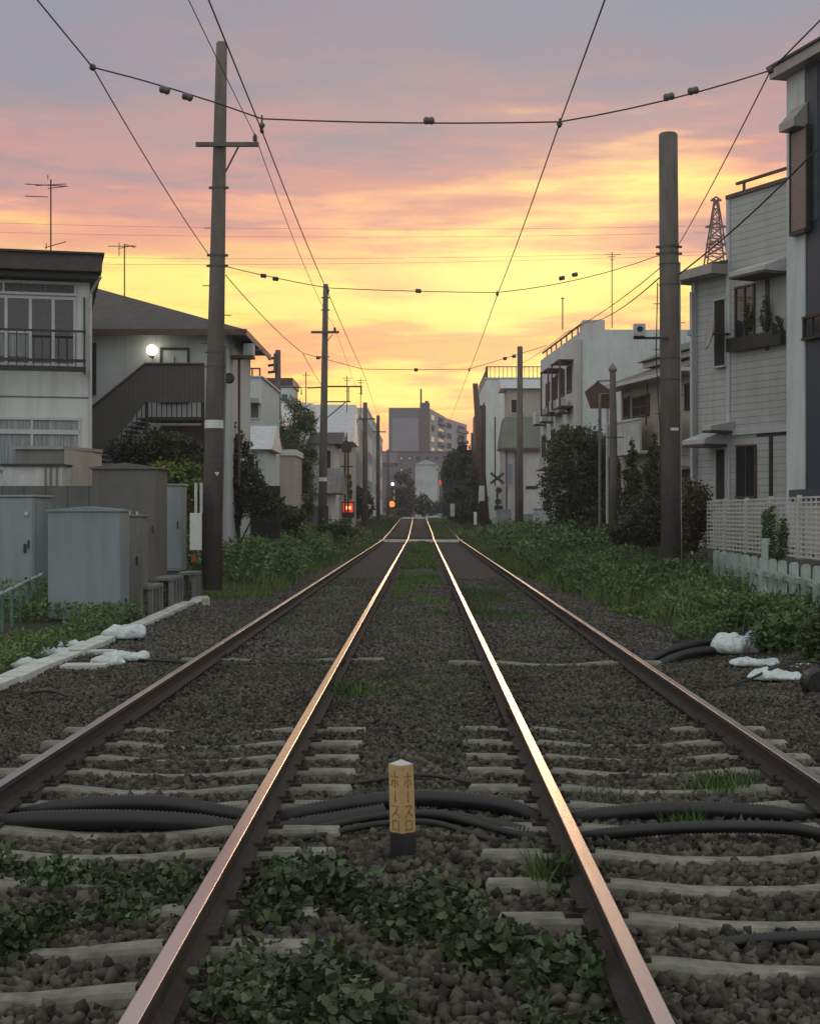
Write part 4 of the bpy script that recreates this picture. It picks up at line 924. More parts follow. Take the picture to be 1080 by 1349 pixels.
for p, lb in [(NL,'knot where the near span wire meets the left slanting wire'),(NR,'knot where the near span wire meets the right slanting wire')]:
    MB().lathe(p, [(.01,-.04),(.035,-.025),(.04,0),(.035,.025),(.01,.04)], 10).build('wire_clamp', 'steel', None, lb, 'wire clamp', smooth=True)
# far transmission lines
for i, (ya, yb) in enumerate([(288,303),(301,312),(334,337),(345,341)]):
    wire('faint high voltage line crossing the sky, %s counted from the top' % ['first','second','third','fourth'][i], sag(at(-250,ya-4,300), at(935,yb-6,300), 1.5, 20), .033, 'power_line', 'farwire', 'faint high voltage lines')
# bracket arms near second pole
t = thing('trolley_bracket', 'dark bracket frame of the trolley wire behind the second pole', 'bracket', at(425, 640, 70))
MB().tube([at(424,509,70), at(477,509,70)], .04, 6).build('arm', 'steel', t); MB().tube([at(429,529,70), at(462,529,70)], .035, 6).build('arm', 'steel', t)
MB().tube([at(459,509,70), at(459,529,70)], .03, 6).build('strut', 'steel', t); MB().tube([at(476,509,70), at(476,520,70)], .03, 6).build('strut', 'steel', t); MB().tube([at(431,550,70), at(455,530,70)], .03, 6).build('brace', 'steel', t)
t = thing('trolley_bracket', 'dark bracket frame over the roofs left of the second pole', 'bracket', at(384, 640, 82))
MB().tube([at(366,510,80), at(397,510,80), at(397,520,80)], .04, 6).build('arm', 'steel', t)
MB().tube([at(405,511,80), at(423,510,80)], .04, 6).build('arm', 'steel', t)

# ------------------------------------------------------------------ buildings, left
def antenna(label, px, pt, pb, Y, rows=((0,20,-30,22),), small=None, r=.02, yagi=None):
    t = thing('tv_antenna', label, 'antenna', at(px, pb, Y), 'television antennas on the roofs')
    MB().tube([at(px, pb, Y), at(px, pt, Y)], r, 6).build('mast', 'brownmetal', t)
    for (dy, x0, x1, slope) in rows:
        MB().tube([at(px+x0, pt+dy, Y), at(px+x1, pt+dy+slope, Y)], r*.6, 5).build('element', 'brownmetal', t)
    return t
# L1 white house with balcony
f = Facade((-7.88-5.8, 36-1.45), (-7.88, 36)); Zb = .0
def u_(px): return f.U(px)
t = thing('house', 'white two storey house with dark flat roof and black balcony rail at left edge', 'house', (-10.5, 38, 0))
U1 = f.len
mb = MB(); f.ubox(mb, -4, U1, 0, f.Z(118, 372), -7, 0); mb.build('wall', 'wallwhite', t)
rf = MB(); zt = f.Z(118, 340); f.ubox(rf, -4, u_(133), zt-.42, zt, -7.3, .7); f.ubox(rf, -4, u_(128), zt-.56, zt-.422, -7.1, .45); rf.build('roof', 'roofbrown', t, bevel=.02)
rf = MB(); f.ubox(rf, -4, u_(136), zt-.03, zt+.02, -7.4, .78); rf.build('roof_edge', 'darkmetal', t)
tr = f.uwindow(t, -1, u_(101), f.Z(60,389), f.Z(60,371), 4, 1, 'whitemetal', 'curtaindark', .06, 'transom_window')
w = f.uwindow(t, -1, u_(100), f.Z(60,482), f.Z(60,391), 1, 1, 'whitemetal', 'glass', .06, 'window')
mb = MB()
for px in (8, 40, 70): f.ubox(mb, u_(px)-.035, u_(px)+.035, f.Z(60,482)+.06, f.Z(60,392), .03, .07)
f.ubox(mb, -1, u_(40), f.Z(60,440), f.Z(60,434), .03, .065)
mb.build('mullion', 'whitemetal', w)
mb = MB(); f.ubox(mb, -1, u_(38), f.Z(60,470), f.Z(60,440), .021, .029); mb.build('curtain', 'curtain', w)
lo = f.uwindow(t, -1, u_(106), f.Z(60,620), f.Z(60,550), 1, 1, 'whitemetal', 'curtain', .06, 'window')
mb = MB(); f.ubox(mb, -1+.06, u_(104), f.Z(60,572), f.Z(60,566), .03, .075); f.ubox(mb, u_(42)-.03, u_(42)+.03, f.Z(60,620)+.07, f.Z(60,552), .03, .068); mb.build('mullion', 'whitemetal', lo)
mb = MB(); f.ubox(mb, -4, u_(117), f.Z(60,524), f.Z(60,522), .001, .012); mb.build('trim_line', 'concrete', t)
bal = MB(); zt_, zb_ = f.Z(60,438), f.Z(60,492)
f.ubox(bal, -4, u_(112), zt_-.05, zt_, .62, .67); f.ubox(bal, -4, u_(112), zb_, zb_+.12, .58, .68); f.ubox(bal, -4, u_(112), f.Z(60,478)-.03, f.Z(60,478)+.04, .6, .67)
f.ubox(bal, u_(110), u_(112), zb_, f.Z(60,390), .02, .06); f.ubox(bal, u_(110.5), u_(112), zt_-.05, zt_, .06, .62); f.ubox(bal, u_(110.5), u_(112), zb_, zb_+.12, .06, .58)
balo = bal.build('balcony', 'darkmetal', t)
for i in range(26):
    u = u_(110)-.19*i; b2 = MB(); f.ubox(b2, u-.010, u+.010, zb_+.12, zt_-.05, .625, .65); b2.build('baluster', 'darkmetal', balo)
mb = MB(); a = f.pt(119, 372, .08); mb.tube([Vector((a.x+.3, a.y-.3, zt-.5)), Vector((a.x, a.y, zt-.85)), Vector((a.x, a.y, 0))], .04, 8); mb.build('downpipe', 'whitemetal', t)
antenna('larger television antenna with long cross bars on the flat roof', 67, 236, 336, 39, ((6,-34,22,3),(0,-4,-4,-6),(8,-20,20,-2),(12,-4,20,-3),(22,-34,-4,1),(90,-8,20,-8),(84,-6,-6,8)))
# L2 rear house with outside stairs
f2 = Facade((-13.5, 44), (-5.65, 44)); t = thing('house', 'pale blue house with brown hipped roof and outside staircase behind the near pole', 'house', (-9.5, 47, 0))
ze = f2.Z(200, 437)
mb = MB(); f2.ubox(mb, 0, f2.len, 0, ze, -6, 0); mb.build('wall', 'wallboard', t)
e0, e1, y0, y1 = -13.9, -5.05, 43.45, 50.6; zr = 8.55
mb = MB(); mb.add([(e0,y0,ze),(e1,y0,ze),(e1,y1,ze),(e0,y1,ze),(-13.9,47,zr),(-10.2,47,zr)], [(0,1,5,4),(1,2,5),(2,3,4,5),(0,4,3),(3,2,1,0)]); mb.build('roof', 'roofbrown', t)
mb = MB(); mb.box(e0, e1, y0-.02, y0+.02, ze-.16, ze+.02); mb.box(e1-.02, e1+.02, y0+.021, y1, ze-.16, ze+.02); mb.build('gutter', 'brownmetal', t)
f2.window(t, 114, 127, 452, 520, 1, 1, 'darkmetal', 'glass', .06)
dd = f2.window(t, 211, 250, 458, 530, 1, 1, 'darkmetal', 'wallblue', .07, name='door'); 
mb = MB(); f2.ubox(mb, f2.U(230), f2.U(231), f2.Z(230,478), f2.Z(230,470), .021, .05); mb.build('handle', 'darkmetal', dd)
mb = MB(); 
for px in (296,): f2.ubox(mb, f2.U(px)-.06, f2.U(px)+.02, 0, ze-.17, .001, .03)
mb.build('corner_trim', 'trim', t)
# roof fringe and lamp box to the right of the pole
a = at(297, 452, 46); mb = MB(); mb.hexa([at(292,452,45.5)+Vector((0,0,-.05)), at(346,463,47), at(346,463,50), at(300,455,50), at(292,450,45.5)+Vector((0,0,.05)), at(346,460.5,47), at(346,460.5,50), at(300,451,50)]); mb.build('eave', 'brownmetal', t)
mb = MB(); p = at(320, 452, 44.8); q = at(334, 468, 44.8); mb.box(p.x, q.x, 44.8, 45.2, q.z, p.z); mb.build('wall_box', 'whitedirty', t, bevel=.02)
mb = MB(); mb.box(at(297,0,44.7).x, q.x, 44.7, 45.3, at(0,471,44.7).z, q.z-.005); mb.build('canopy_beam', 'brownmetal', t)
MB().tube([at(315, 471, 45), at(315, 640, 45)], .04, 8).build('downpipe', 'brownmetal', t)
mb = MB(); mb.lathe(at(303, 499, 43.9), [(.05,0),(.14,-.05),(.16,-.2),(.12,-.28)], 12, 'y'); mb.build('extractor_vent', 'darkmetal', t)
# staircase (its own part group)
st = thing('outside_staircase', 'dark panelled outside staircase climbing to the upper door', 'staircase', (-8.2, 42.6, 0))
ys = 42.4
def sp(a, b, y=ys): return at(a, b, y)
mb = MB(); mb.prism([sp(268,480), sp(191,480), sp(191,530), sp(268,530)], (0,.05,0)); mb.build('landing_panel', 'stairpanel', st)
mb = MB(); mb.prism([sp(190.8,480), sp(121,538), sp(121,612), sp(150,580), sp(190.8,531)], (0,.05,0)); mb.build('stair_panel', 'stairpanel', st)
mb = MB(); mb.tube([sp(120,537,ys-.02), sp(191,479,ys-.02), sp(269,479,ys-.02)], .035, 8); mb.build('handrail', 'brownmetal', st)
mb = MB(); p0 = sp(191,548); mb.box(sp(191,0).x, sp(269,0).x, ys+.06, ys+1.3, p0.z-.12, p0.z-.02); mb.build('landing_floor', 'darkmetal', st)
n = 12
for i in range(n):
    px = 190-i*6.0; py = 550+i*5.6; p = sp(px, py); b = MB().box(p.x-.2, p.x+.08, ys+.06, ys+1.2, p.z-.05, p.z); b.build('step', 'darkmetal', st)
for i in range(19):
    px = 266-i*6.6; tp = 531 if px > 191 else 531+(191-px)*.95; bt = tp+(26 if px > 191 else 30); MB().tube([sp(px, tp-1, ys+.08), sp(px, bt, ys+.08)], .014, 5).build('baluster', 'darkmetal', st)
for px in (267, 193): MB().tube([sp(px, 480, ys+.1), Vector((sp(px,480,ys).x, ys+.1, 0))], .05, 8).build('post', 'darkmetal', st)
mb = MB(); mb.box(sp(205,0).x, sp(262,0).x, 43.2, 43.9, 0, zz(560,43)); mb.build('under_stair_store', 'brownmetal', st)
lt = thing('globe_lamp', 'lit round globe lamp on the pale blue wall beside the upper door', 'lamp', at(200, 470, 43.8))
o = MB().lathe(at(200, 461, 43.75), [(.155*math.sin(a), -.155*math.cos(a)) for a in np.linspace(.12, math.pi-.12, 14)], 20).build('globe', 'lampwhite', lt, smooth=True)
MB().lathe(at(200, 461, 43.75)+Vector((0,0,-.22)), [(.05,0),(.09,.03),(.09,.07)], 14).build('base', 'whitemetal', lt); MB().box(at(200,461,43.75).x-.02, at(200,461,43.75).x+.02, 43.75, 43.98, at(200,470,43.75).z-.03, at(200,470,43.75).z+.01).build('bracket', 'whitemetal', lt)
antenna('smaller television antenna on the brown hipped roof', 164, 321, 392, 46, ((3,-22,16,0),(0,0,14,5),(6,-8,12,-4),(-2,-7,-7,18)))
# beige sheds and fence in front
t = thing('storage_shed', 'beige flat topped storage shed in front of the white house', 'shed', at(80, 660, 34))
p, q = at(20, 592, 34), at(84, 592, 34)
MB().box(p.x, q.x, 34, 35.6, 0, p.z).build('wall', 'cabtan', t, bevel=.02)
mb = MB(); mb.hexa([(q.x+.003,34,0), (at(106,0,34.5).x,34.5,0), (at(134,0,35.8).x,35.8,0), (q.x+.003,35.8,0), (q.x+.003,34,p.z), (at(106,0,34.5).x,34.5,p.z-.02), (at(134,0,35.8).x,35.8,p.z-.02), (q.x+.003,35.8,p.z)]); mb.build('side_wall', 'wallbeige', t)  # paler than the front: light falling on this side is put into its colour
mb = MB(); mb.hexa([(p.x-.06,33.93,p.z+.001), (q.x+.0,33.93,p.z+.001), (at(137,0,35.8).x,35.7,p.z+.001), (p.x-.06,35.9,p.z+.001), (p.x-.06,33.93,p.z+.07), (q.x,33.93,p.z+.07), (at(137,0,35.8).x,35.7,p.z+.07), (p.x-.06,35.9,p.z+.07)]); mb.build('lid', 'hood', t)
t = thing('storage_shed', 'low whitish shed with dark rim left of the beige shed', 'shed', at(40, 660, 33))
p, q = at(4, 614, 33), at(82, 640, 33); MB().box(p.x, q.x, 33, 33.8, 0, p.z).build('wall', 'whitedirty', t); MB().box(p.x-.05, q.x+.03, 32.93, 33.85, p.z+.001, p.z+.05).build('lid', 'darkmetal', t)
for px in (60, 67, 75): MB().box(at(px,0,33).x-.02, at(px,0,33).x+.02, 32.97, 32.998, 0, p.z-.02).build('groove_bar', 'cabtan', t)
mb = MB(); a, b = at(-60, 638, 31.5), at(121, 640, 31.5); mb.box(a.x, b.x, 31.5, 31.6, -.1, b.z); mb.build('board_fence', 'fencegrey', None, 'grey board fence between the cabinets and the sheds', 'fence')
mb = MB(); a, b = at(288, 640, 50), at(345, 640, 50); mb.box(a.x, b.x+.6, 50, 50.1, .7, a.z); mb.build('mesh_fence', 'darkmetal', None, 'dark fence above the weeds right of the near pole', 'fence')
mb = MB(); a, b = at(288, 664, 49.8), at(345, 664, 49.8); mb.box(a.x-1, b.x+.6, 49.8, 50.2, -.1, .69); mb.build('low_wall', 'blockwall', None, 'low concrete wall under the dark fence', 'wall')

def simple_house(label, px0, px1, pt, Y, depth, wall='wallgrey', roof='flat', rm='rooftile', over=.3, rh=1.2, wins=(), zb=None, parapet=.25, name='building', cat='building', frame='trim', side=None, x_far=None, group=None):
    f = Facade(((px0-VX)*Y/F, Y), ((px1-VX)*Y/F, Y)); L = f.len; zt = f.Z((px0+px1)/2, pt)
    z0 = float(G((px0+px1-2*VX)/2*Y/F, Y))-.3
    t = thing(name, label, cat, ((px0+px1-2*VX)/2*Y/F, Y, z0), group)
    mb = MB(); f.ubox(mb, 0, L, z0, zt, -depth, 0); mb.build('wall', wall, t)
    if roof == 'flat':
        mb = MB(); f.ubox(mb, -.08, L+.08, zt+.002, zt+parapet, -depth-.08, .08); mb.build('parapet', 'trim' if rm == 'rooftile' else rm, t)
    elif roof == 'gable':     # ridge along x
        mb = MB(); mb.add([f.P(-over,zt,over), f.P(L+over,zt,over), f.P(L+over,zt,-depth-over), f.P(-over,zt,-depth-over), f.P(-over,zt+rh,-depth/2), f.P(L+over,zt+rh,-depth/2)], [(0,1,5,4),(2,3,4,5),(1,2,5),(3,0,4),(3,2,1,0)]); mb.build('roof', rm, t)
    elif roof == 'gabley':    # ridge along y, gable to the camera
        mb = MB(); mb.add([f.P(-over,zt,over), f.P(L+over,zt,over), f.P(L/2,zt+rh,over), f.P(-over,zt,-depth-over), f.P(L+over,zt,-depth-over), f.P(L/2,zt+rh,-depth-over)], [(0,1,2),(4,3,5),(1,4,5,2),(3,0,2,5),(0,3,4,1)]); mb.build('roof', rm, t)
    for w in wins:
        a, b, c, d = w[:4]; nv = w[4] if len(w) > 4 else 2; pane = w[5] if len(w) > 5 else 'glass'
        f.window(t, a, b, c, d, nv, 1, frame, pane, max(.05, Y*.0007))
    return t, f, zt
# L3 cluster
t, f, zt = simple_house('pale house with light sheet roof in front of the railed building', 296, 350, 592, 57, 4, 'wallblue', 'gable', 'rooflight', rh=1.0, over=.25, wins=((312,322,606,622,2,'curtaindark'),(330,342,606,625,2,'glass')))
simple_house('pale low annex right of the railed building', 338, 366, 566, 78, 5, 'wallwhite', 'gable', 'rooflight', rh=.9, over=.2, wins=((344,352,576,588,1,'interior'),))
t, f, zt = simple_house('pale grey building with rooftop rail right of the near pole', 285, 344, 497, 62, 8, 'wallblue', parapet=.06, wins=((318,342,528,552,2,'curtaindark'),(300,312,575,600),(322,338,580,604)))
mb = MB(); 
for px in (312, 322, 332, 342): f.ubox(mb, f.U(px)-.03, f.U(px)+.03, zt+.06, zt+.35, -.1, -.04)
f.ubox(mb, f.U(312), f.U(343), zt+.34, zt+.4, -.1, -.04); mb.build('roof_rail', 'brownmetal', t)
mb = MB(); f.ubox(mb, f.U(316), f.U(344), f.Z(330,532), f.Z(330,526), 0, .8); mb.build('awning', 'hood', t)
simple_house('grey water tank tower rising behind the pale building', 346, 384, 508, 98, 5, 'wallblue', parapet=.5, rm='brownmetal', wins=((352,362,515,528),(370,380,518,530,1)))
simple_house('light grey house with low gable behind the pine', 340, 400, 560, 92, 7, 'wallblue', 'gable', 'rooflight', rh=1.6, wins=((350,362,575,590),(380,392,580,596)))
simple_house('pale house with long light roof left of the second pole', 345, 460, 582, 105, 8, 'wallbeige', 'gable', 'rooflight', over=.3, rh=2.3, wins=((432,442,592,606),(400,412,596,612)))
t, f, zt = simple_house('large pale walled house behind the second pole with dark eave', 396, 462, 545, 112, 9, 'wallgrey', 'gable', 'rooflight', rh=1.0, over=.2, wins=((405,412,565,575,1,'interior'),(438,446,600,618)))
simple_house('low garage with white slab roof among dark trees', 345, 388, 600, 72, 5, 'wallbeige', 'flat', 'white', parapet=.28, wins=((350,358,605,625,1,'winlit'),), name='garage', cat='garage')
simple_house('small house with dark upper wall right of the second pole', 405, 440, 585, 95, 6, 'wallpink', 'gable', 'roofbrown', rh=.9, over=.5, wins=((428,437,592,618,1,'interior'),))
simple_house('low shed with grey tiled roof behind the second pole', 396, 436, 650, 86, 5, 'wallpink', 'gable', 'rooftile', rh=1.5, over=.6, wins=((428,434,665,690,1,'interior'),), name='shed', cat='shed')
simple_house('grey fence like wall house below the tiled shed', 396, 420, 668, 80, 1, 'fencegrey', 'flat', rm='fencegrey', parapet=.05, name='garden_wall', cat='wall')
simple_house('beige building side wall behind the pentagon signal', 446, 462, 590, 128, 8, 'wallbeige', parapet=.1, wins=((449,454,600,622,1,'interior'),))
for i, (a, b, pt, Y, wl, lb) in enumerate([(455,474,548,136,'wallgrey','grey block with stacked windows, nearest of the row left of the far track'),(468,484,541,150,'wallblue','pale block with a flat top, second of the row left of the far track'),(478,492,556,170,'wallgrey','narrow grey block, third of the row left of the far track'),(488,500,575,196,'wallpink','pinkish low block at the far end of the left row')]):
    t, f, zt = simple_house(lb, a, b, pt, Y, 14, wl, parapet=.3, wins=tuple((a+2+6*j, a+5+6*j, pt+12+k*22, pt+22+k*22, 1, 'interior') for k in range(4) for j in range(max(1,int((b-a)/7)))))
    fs_ = Facade((f.P(f.len,0).x, Y), (f.P(f.len,0).x, Y+14))    # side wall windows toward the track
    for k in range(3):
        for j in range(4):
            fs_.uwindow(t, 1+j*3.3, 2.6+j*3.3, zt-2.2-k*2.9, zt-1.0-k*2.9, 2, 1, 'trim', 'interior', .08)
for (px, pt, pb, Y) in [(457,495,548,112),(475,498,540,130),(431,300,300,1)][:2]:
    antenna('thin television antenna over the pale roofs, %s' % ('left one' if px == 457 else 'right one with wide bars'), px, pt, pb+8, Y, ((3,-6,7,0),(6,-4,5,0),(20,-3,3,0)), r=.035)
antenna('thin mast antenna left of the second pole', 403, 490, 540, 100, ((4,-5,6,0),(20,-5,5,0)), r=.035)

# ------------------------------------------------------------------ centre far buildings
Y = 400
f = Facade(((512-VX)*Y/F, Y), ((566-VX)*Y/F, Y)); t = thing('apartment_block', 'tall grey purple apartment block closing the view, with flat roof', 'apartment block', (0, Y, 0))
zt = f.Z(540, 537)
mb = MB(); f.ubox(mb, 0, f.len, 0, zt, -14, 0); mb.build('wall', 'aptgrey', t)
mb = MB(); f.ubox(mb, f.U(516), f.U(552), f.Z(530,595), f.Z(530,551), .002, .3); mb.build('wall_panel', 'aptpanel', t)
mb = MB(); f.ubox(mb, f.U(553), f.U(566), 0, zt+1.3, -6, .6); mb.build('stair_tower', 'aptdark', t)
for k in range(3): f.window(t, 527.5, 530.5, 553+k*12, 557.5+k*12, 1, 1, 'aptdark', 'interior', .3)
P0, P1, P2 = ((566.2-VX)*Y/F, Y+1), ((586-VX)*435/F, 435), ((615-VX)*470/F, 470)
for (A, B, top, nn, lb) in ((P0, P1, 538, 2, 'balcony_wing'), (P1, P2, 550, 2, 'rear_wing')):
    g = Facade(A, B); z1 = EYE+(VY-top)*A[1]/F
    mb = MB(); g.ubox(mb, 0, g.len, 0, z1, -9, 0); w_ = mb.build(lb, 'aptlight', t)
    for k in range(8):
        zf = z1-2.0-k*2.9
        b_ = MB(); g.ubox(b_, g.len*.5, g.len*.93, zf-1.1, zf-.2, .01, 1.0); b_.build('balcony', 'aptgrey', w_)
        if k < 7:
            g.uwindow(t, g.len*.55, g.len*.9, zf-.15, zf+1.1, 2, 1, 'aptgrey', 'winlit' if (lb == 'balcony_wing' and k in (1,2,3)) else 'interior', .15)
            g.uwindow(t, g.len*.08, g.len*.28, zf-.9, zf+.8, 1, 1, 'aptgrey', 'winlit' if (lb == 'balcony_wing' and k in (0,2,3)) else 'interior', .15)
MB().tube([at(554.5,535,400), at(554.5,512,400)], .25, 5).build('roof_mast', 'brownmetal', t); MB().tube([at(562,533,400), at(562,528,400)], .5, 5).build('roof_mast', 'brownmetal', t)
t, f, zt = simple_house('long dark grey low flats in front of the apartment block, some windows lit', 497, 606, 597, 340, 12, 'aptgrey', parapet=.5, rm='aptdark')
for k, py in enumerate((601, 616, 631)):
    for j, px in enumerate((504, 514, 526, 537, 548, 560, 572, 584, 596)):
        lit = (px in (526,) and k > 0) or (px in (526, 537) and k == 0)
        f.window(t, px, px+5.5, py, py+5.5, 1, 1, 'aptdark', 'winlit' if lit else 'interior', .25)
t, f, zt = simple_house('small pale blue building with hipped roof at the end of the track', 547, 576, 612, 250, 14, 'wallblue', 'gabley', 'rooflight', rh=.8, wins=((549,552,615,620,1,'interior'),(549,552,632,638,1,'interior'),(554,557,632,638,1,'interior')), over=.2)
g = Facade(((576.2-VX)*250/F, 250.3), ((590-VX)*275/F, 275)); mb = MB(); g.ubox(mb, 0, g.len, 0, zt, -3, 0); mb.build('side_wing', 'wallgrey', t)
for k in range(2):
    for j in range(4): g.uwindow(t, 1.5+j*5.5, 3.5+j*5.5, zt-3-k*4, zt-1-k*4, 1, 1, 'trim', 'interior', .15)
simple_house('far low grey roofs at the foot of the apartment block', 470, 520, 610, 300, 20, 'aptgrey', 'gable', 'aptdark', rh=2.5)
simple_house('dark distant house behind the right tree row', 588, 660, 625, 260, 12, 'aptdark', 'gable', 'roofbrown', rh=3)

# ------------------------------------------------------------------ right buildings
YA = 128
t, f, zt = simple_house('white building with rooftop railing beyond the crossbuck sign', 640, 730, 499, YA, 20, 'wallwhite', parapet=.12, wins=())
xw = f.P(0,0).x
g = Facade((xw-.01, YA), (xw-.01, YA+20)); 
for k in range(4): g.uwindow(t, 3, 8, zt-3.5-k*2.9, zt-1.8-k*2.9, 2, 1, 'brownmetal', 'interior', .1)
mb = MB(); f.ubox(mb, 0, f.len, zt+1.0, zt+1.08, -.2, -.12); f.ubox(mb, -.04, .06, zt+.12, zt+1.0, -.2, -.12)
for i in range(1, 16): f.ubox(mb, i*.36, i*.36+.05, zt+.12, zt+1.0, -.19, -.14)
mb.box(xw+.1, xw+.18, YA+.3, YA+19, zt+.12, zt+1.05); mb.build('roof_railing', 'brownmetal', t)
mb = MB(); mb.box(xw-.5, xw-.02, YA+.5, YA+18, 0, zt-2.2); mb.build('side_column', 'brownmetal', t)
Yg = 108
t = thing('green_roofed_house', 'narrow house with green grey mansard roof in front of white building', 'house', base_at(688, Yg))
f = Facade(((664-VX)*Yg/F, Yg), ((714-VX)*Yg/F, Yg)); z1 = f.Z(690, 590); z2 = f.Z(690, 548)
mb = MB(); f.ubox(mb, 0, f.len, 0, z1, -6, 0); mb.build('wall', 'wallpink', t)
mb = MB(); mb.hexa([f.P(-.25,z1,.35), f.P(f.len,z1,.35), f.P(f.len,z1,-6), f.P(-.25,z1,-6), f.P(.12,z2,-.5), f.P(f.len,z2,-.5), f.P(f.len,z2,-6), f.P(.12,z2,-6)]); mb.build('roof', 'roofgreen', t)
mb = MB(); f.ubox(mb, -.3, f.len+.05, z1-.22, z1-.002, -.5, .42); mb.build('eave', 'brownmetal', t)
for px in (667, 679): 
    mb = MB(); f.ubox(mb, f.U(px)-.05, f.U(px)+.05, 0, z1-.23, .15, .25); mb.build('post', 'darkmetal', t)
mb = MB(); f.ubox(mb, f.U(693), f.U(708), f.Z(700,644), f.Z(700,640), .01, .08); mb.build('sign_bar', 'darkmetal', t)
f.window(t, 668, 676, 610, 640, 1, 1, 'trim', 'curtain', .06)
simple_house('grey upper storey peeping over the green mansard roof', 668, 712, 512, 116, 4, 'wallbeige', 'gable', 'rooflight', rh=.9, over=.5, wins=((672,690,525,545,2,'interior'),))
# R2 white block with air conditioners
A, B, C_ = Vector((7.42, 70, 0)), Vector((6.55, 84, 0)), Vector((13.2, 70, 0))
t = thing('white_block', 'large white three storey block with air conditioners on its track side', 'building', (9, 76, 0))
f = Facade((A.x, A.y), (C_.x, C_.y)); g = Facade((A.x, A.y), (B.x, B.y))
zt = f.Z(800, 434)
mb = MB(); mb.hexa([(A.x,A.y,0),(C_.x,C_.y,0),(C_.x,84,0),(B.x,B.y,0),(A.x,A.y,zt),(C_.x,C_.y,zt),(C_.x,84,zt),(B.x,B.y,zt)]); mb.build('wall', 'wallblue', t)
mb = MB(); f.ubox(mb, 0, 1.0, zt+.002, zt+.45, -1.5, 0); mb.build('roof_block', 'wallpink', t)
mb = MB()
for k in range(8): g.ubox(mb, .3+k*1.7, .36+k*1.7, zt+.002, zt+.35, -.12, -.06)
g.ubox(mb, .2, g.len-.2, zt+.35, zt+.42, -.13, -.05); mb.build('roof_railing', 'brownmetal', t)
mb = MB(); g.ubox(mb, .3, .9, 0, zt-.4, .01, .3); g.ubox(mb, 1.2, 1.32, 0, zt-1, .01, .12); mb.build('downpipe', 'wallpink', t)
for (u, zo) in ((3.2, 2.0), (5.4, 2.0), (7.8, 2.1), (10.4, 2.2), (4.0, 4.8), (8.5, 4.8), (12, 4.9)):
    g.uwindow(t, u, u+1.4, zt-zo-.6, zt-zo+.7, 2, 1, 'brownmetal', 'interior', .07)
for (u, zo) in ((3.6, 3.2), (6.2, 3.1), (9.3, 3.3), (11.8, 3.3), (5.6, 5.7), (10.4, 5.8), (3.0, 6.6)):
    b_ = MB(); g.ubox(b_, u, u+.9, zt-zo-.35, zt-zo+.3, .25, .6); ac = b_.build('air_conditioner', 'whitedirty', t, bevel=.02)
    b_ = MB(); g.ubox(b_, u-.05, u+.95, zt-zo-.42, zt-zo-.36, 0, .62); b_.build('bracket', 'brownmetal', ac)
for (u, zo) in ((2.2, 1.2), (6.0, 1.25)):
    b_ = MB(); g.ubox(b_, u, u+2.6, zt-zo, zt-zo+.06, .01, .8); g.ubox(b_, u, u+.07, zt-zo-2.2, zt-zo-.001, .7, .78); g.ubox(b_, u+2.5, u+2.57, zt-zo-2.2, zt-zo-.001, .7, .78); g.ubox(b_, u, u+2.6, zt-zo-2.2, zt-zo-2.14, .01, .69); b_.build('balcony_frame', 'brownmetal', t)
antenna('thin mast on the roof corner of the white block', 741, 391, 434, 70, ((2,-3,3,0),), r=.03)
antenna('television antenna in the middle of the white block roof', 806, 332, 432, 73, ((3,-9,12,0),(6,-5,5,-1),(10,-3,4,0)), r=.025)
# R3 older house with light gutter
f = Facade(((818-VX)*54/F, 54), ((905-VX)*48/F, 48)); t = thing('old_house', 'older beige house with stepped roofs and white gutter behind the thick pole', 'house', (8.3, 53, 0))
u0, u1 = 0, f.len+1.5; z1 = f.Z(818, 514)
mb = MB(); f.ubox(mb, 0, u1, 0, z1, -6, 0); mb.build('wall', 'wallbeige', t)
mb = MB(); f.ubox(mb, -.6, u1, z1-.02, z1+.1, -.02, .75); mb.build('gutter', 'rooflight', t)
mb = MB(); mb.hexa([f.P(-.6,z1+.11,.7), f.P(u1,z1+.11,.7), f.P(u1,z1+.11,-6), f.P(-.6,z1+.11,-6), f.P(.5,z1+.75,-1), f.P(u1,z1+.75,-1), f.P(u1,z1+.75,-6), f.P(.5,z1+.75,-6)]); mb.build('lower_roof', 'rooftile', t)
mb = MB(); f.ubox(mb, .3, u1, z1+.76, z1+.95, -6, -.7); mb.build('upper_eave', 'wallpink', t)
mb = MB(); mb.hexa([f.P(.2,z1+.96,-.5), f.P(u1,z1+.96,-.5), f.P(u1,z1+.96,-6), f.P(.2,z1+.96,-6), f.P(1.6,z1+1.5,-1.6), f.P(u1,z1+1.5,-1.6), f.P(u1,z1+1.5,-6), f.P(1.6,z1+1.5,-6)]); mb.build('upper_roof', 'rooftile', t)
mb = MB(); f.ubox(mb, f.U(818), f.U(836), z1+.12, f.Z(818,478), -2, -1.2); mb.build('chimney_box', 'cabtan', t)
f.window(t, 834, 856, 522, 550, 2, 2, 'brownmetal', 'interior', .05, ref=840)
f.window(t, 822, 830, 522, 550, 1, 1, 'brownmetal', 'interior', .05, ref=830)
b_ = MB(); zb1 = f.Z(840,596); zb2 = f.Z(840,557); f.ubox(b_, f.U(821), f.U(864), zb1, zb2, .5, .56); f.ubox(b_, f.U(821), f.U(864), zb2, zb2+.07, .46, .6); f.ubox(b_, f.U(821), f.U(864), zb1-.1, zb1-.001, 0, .58); b_.build('balcony', 'whitedirty', t)
b_ = MB(); f.ubox(b_, f.U(895), f.U(912), f.Z(900,592), f.Z(900,548), .5, .56); b_.build('balcony_panel', 'whitedirty', t)
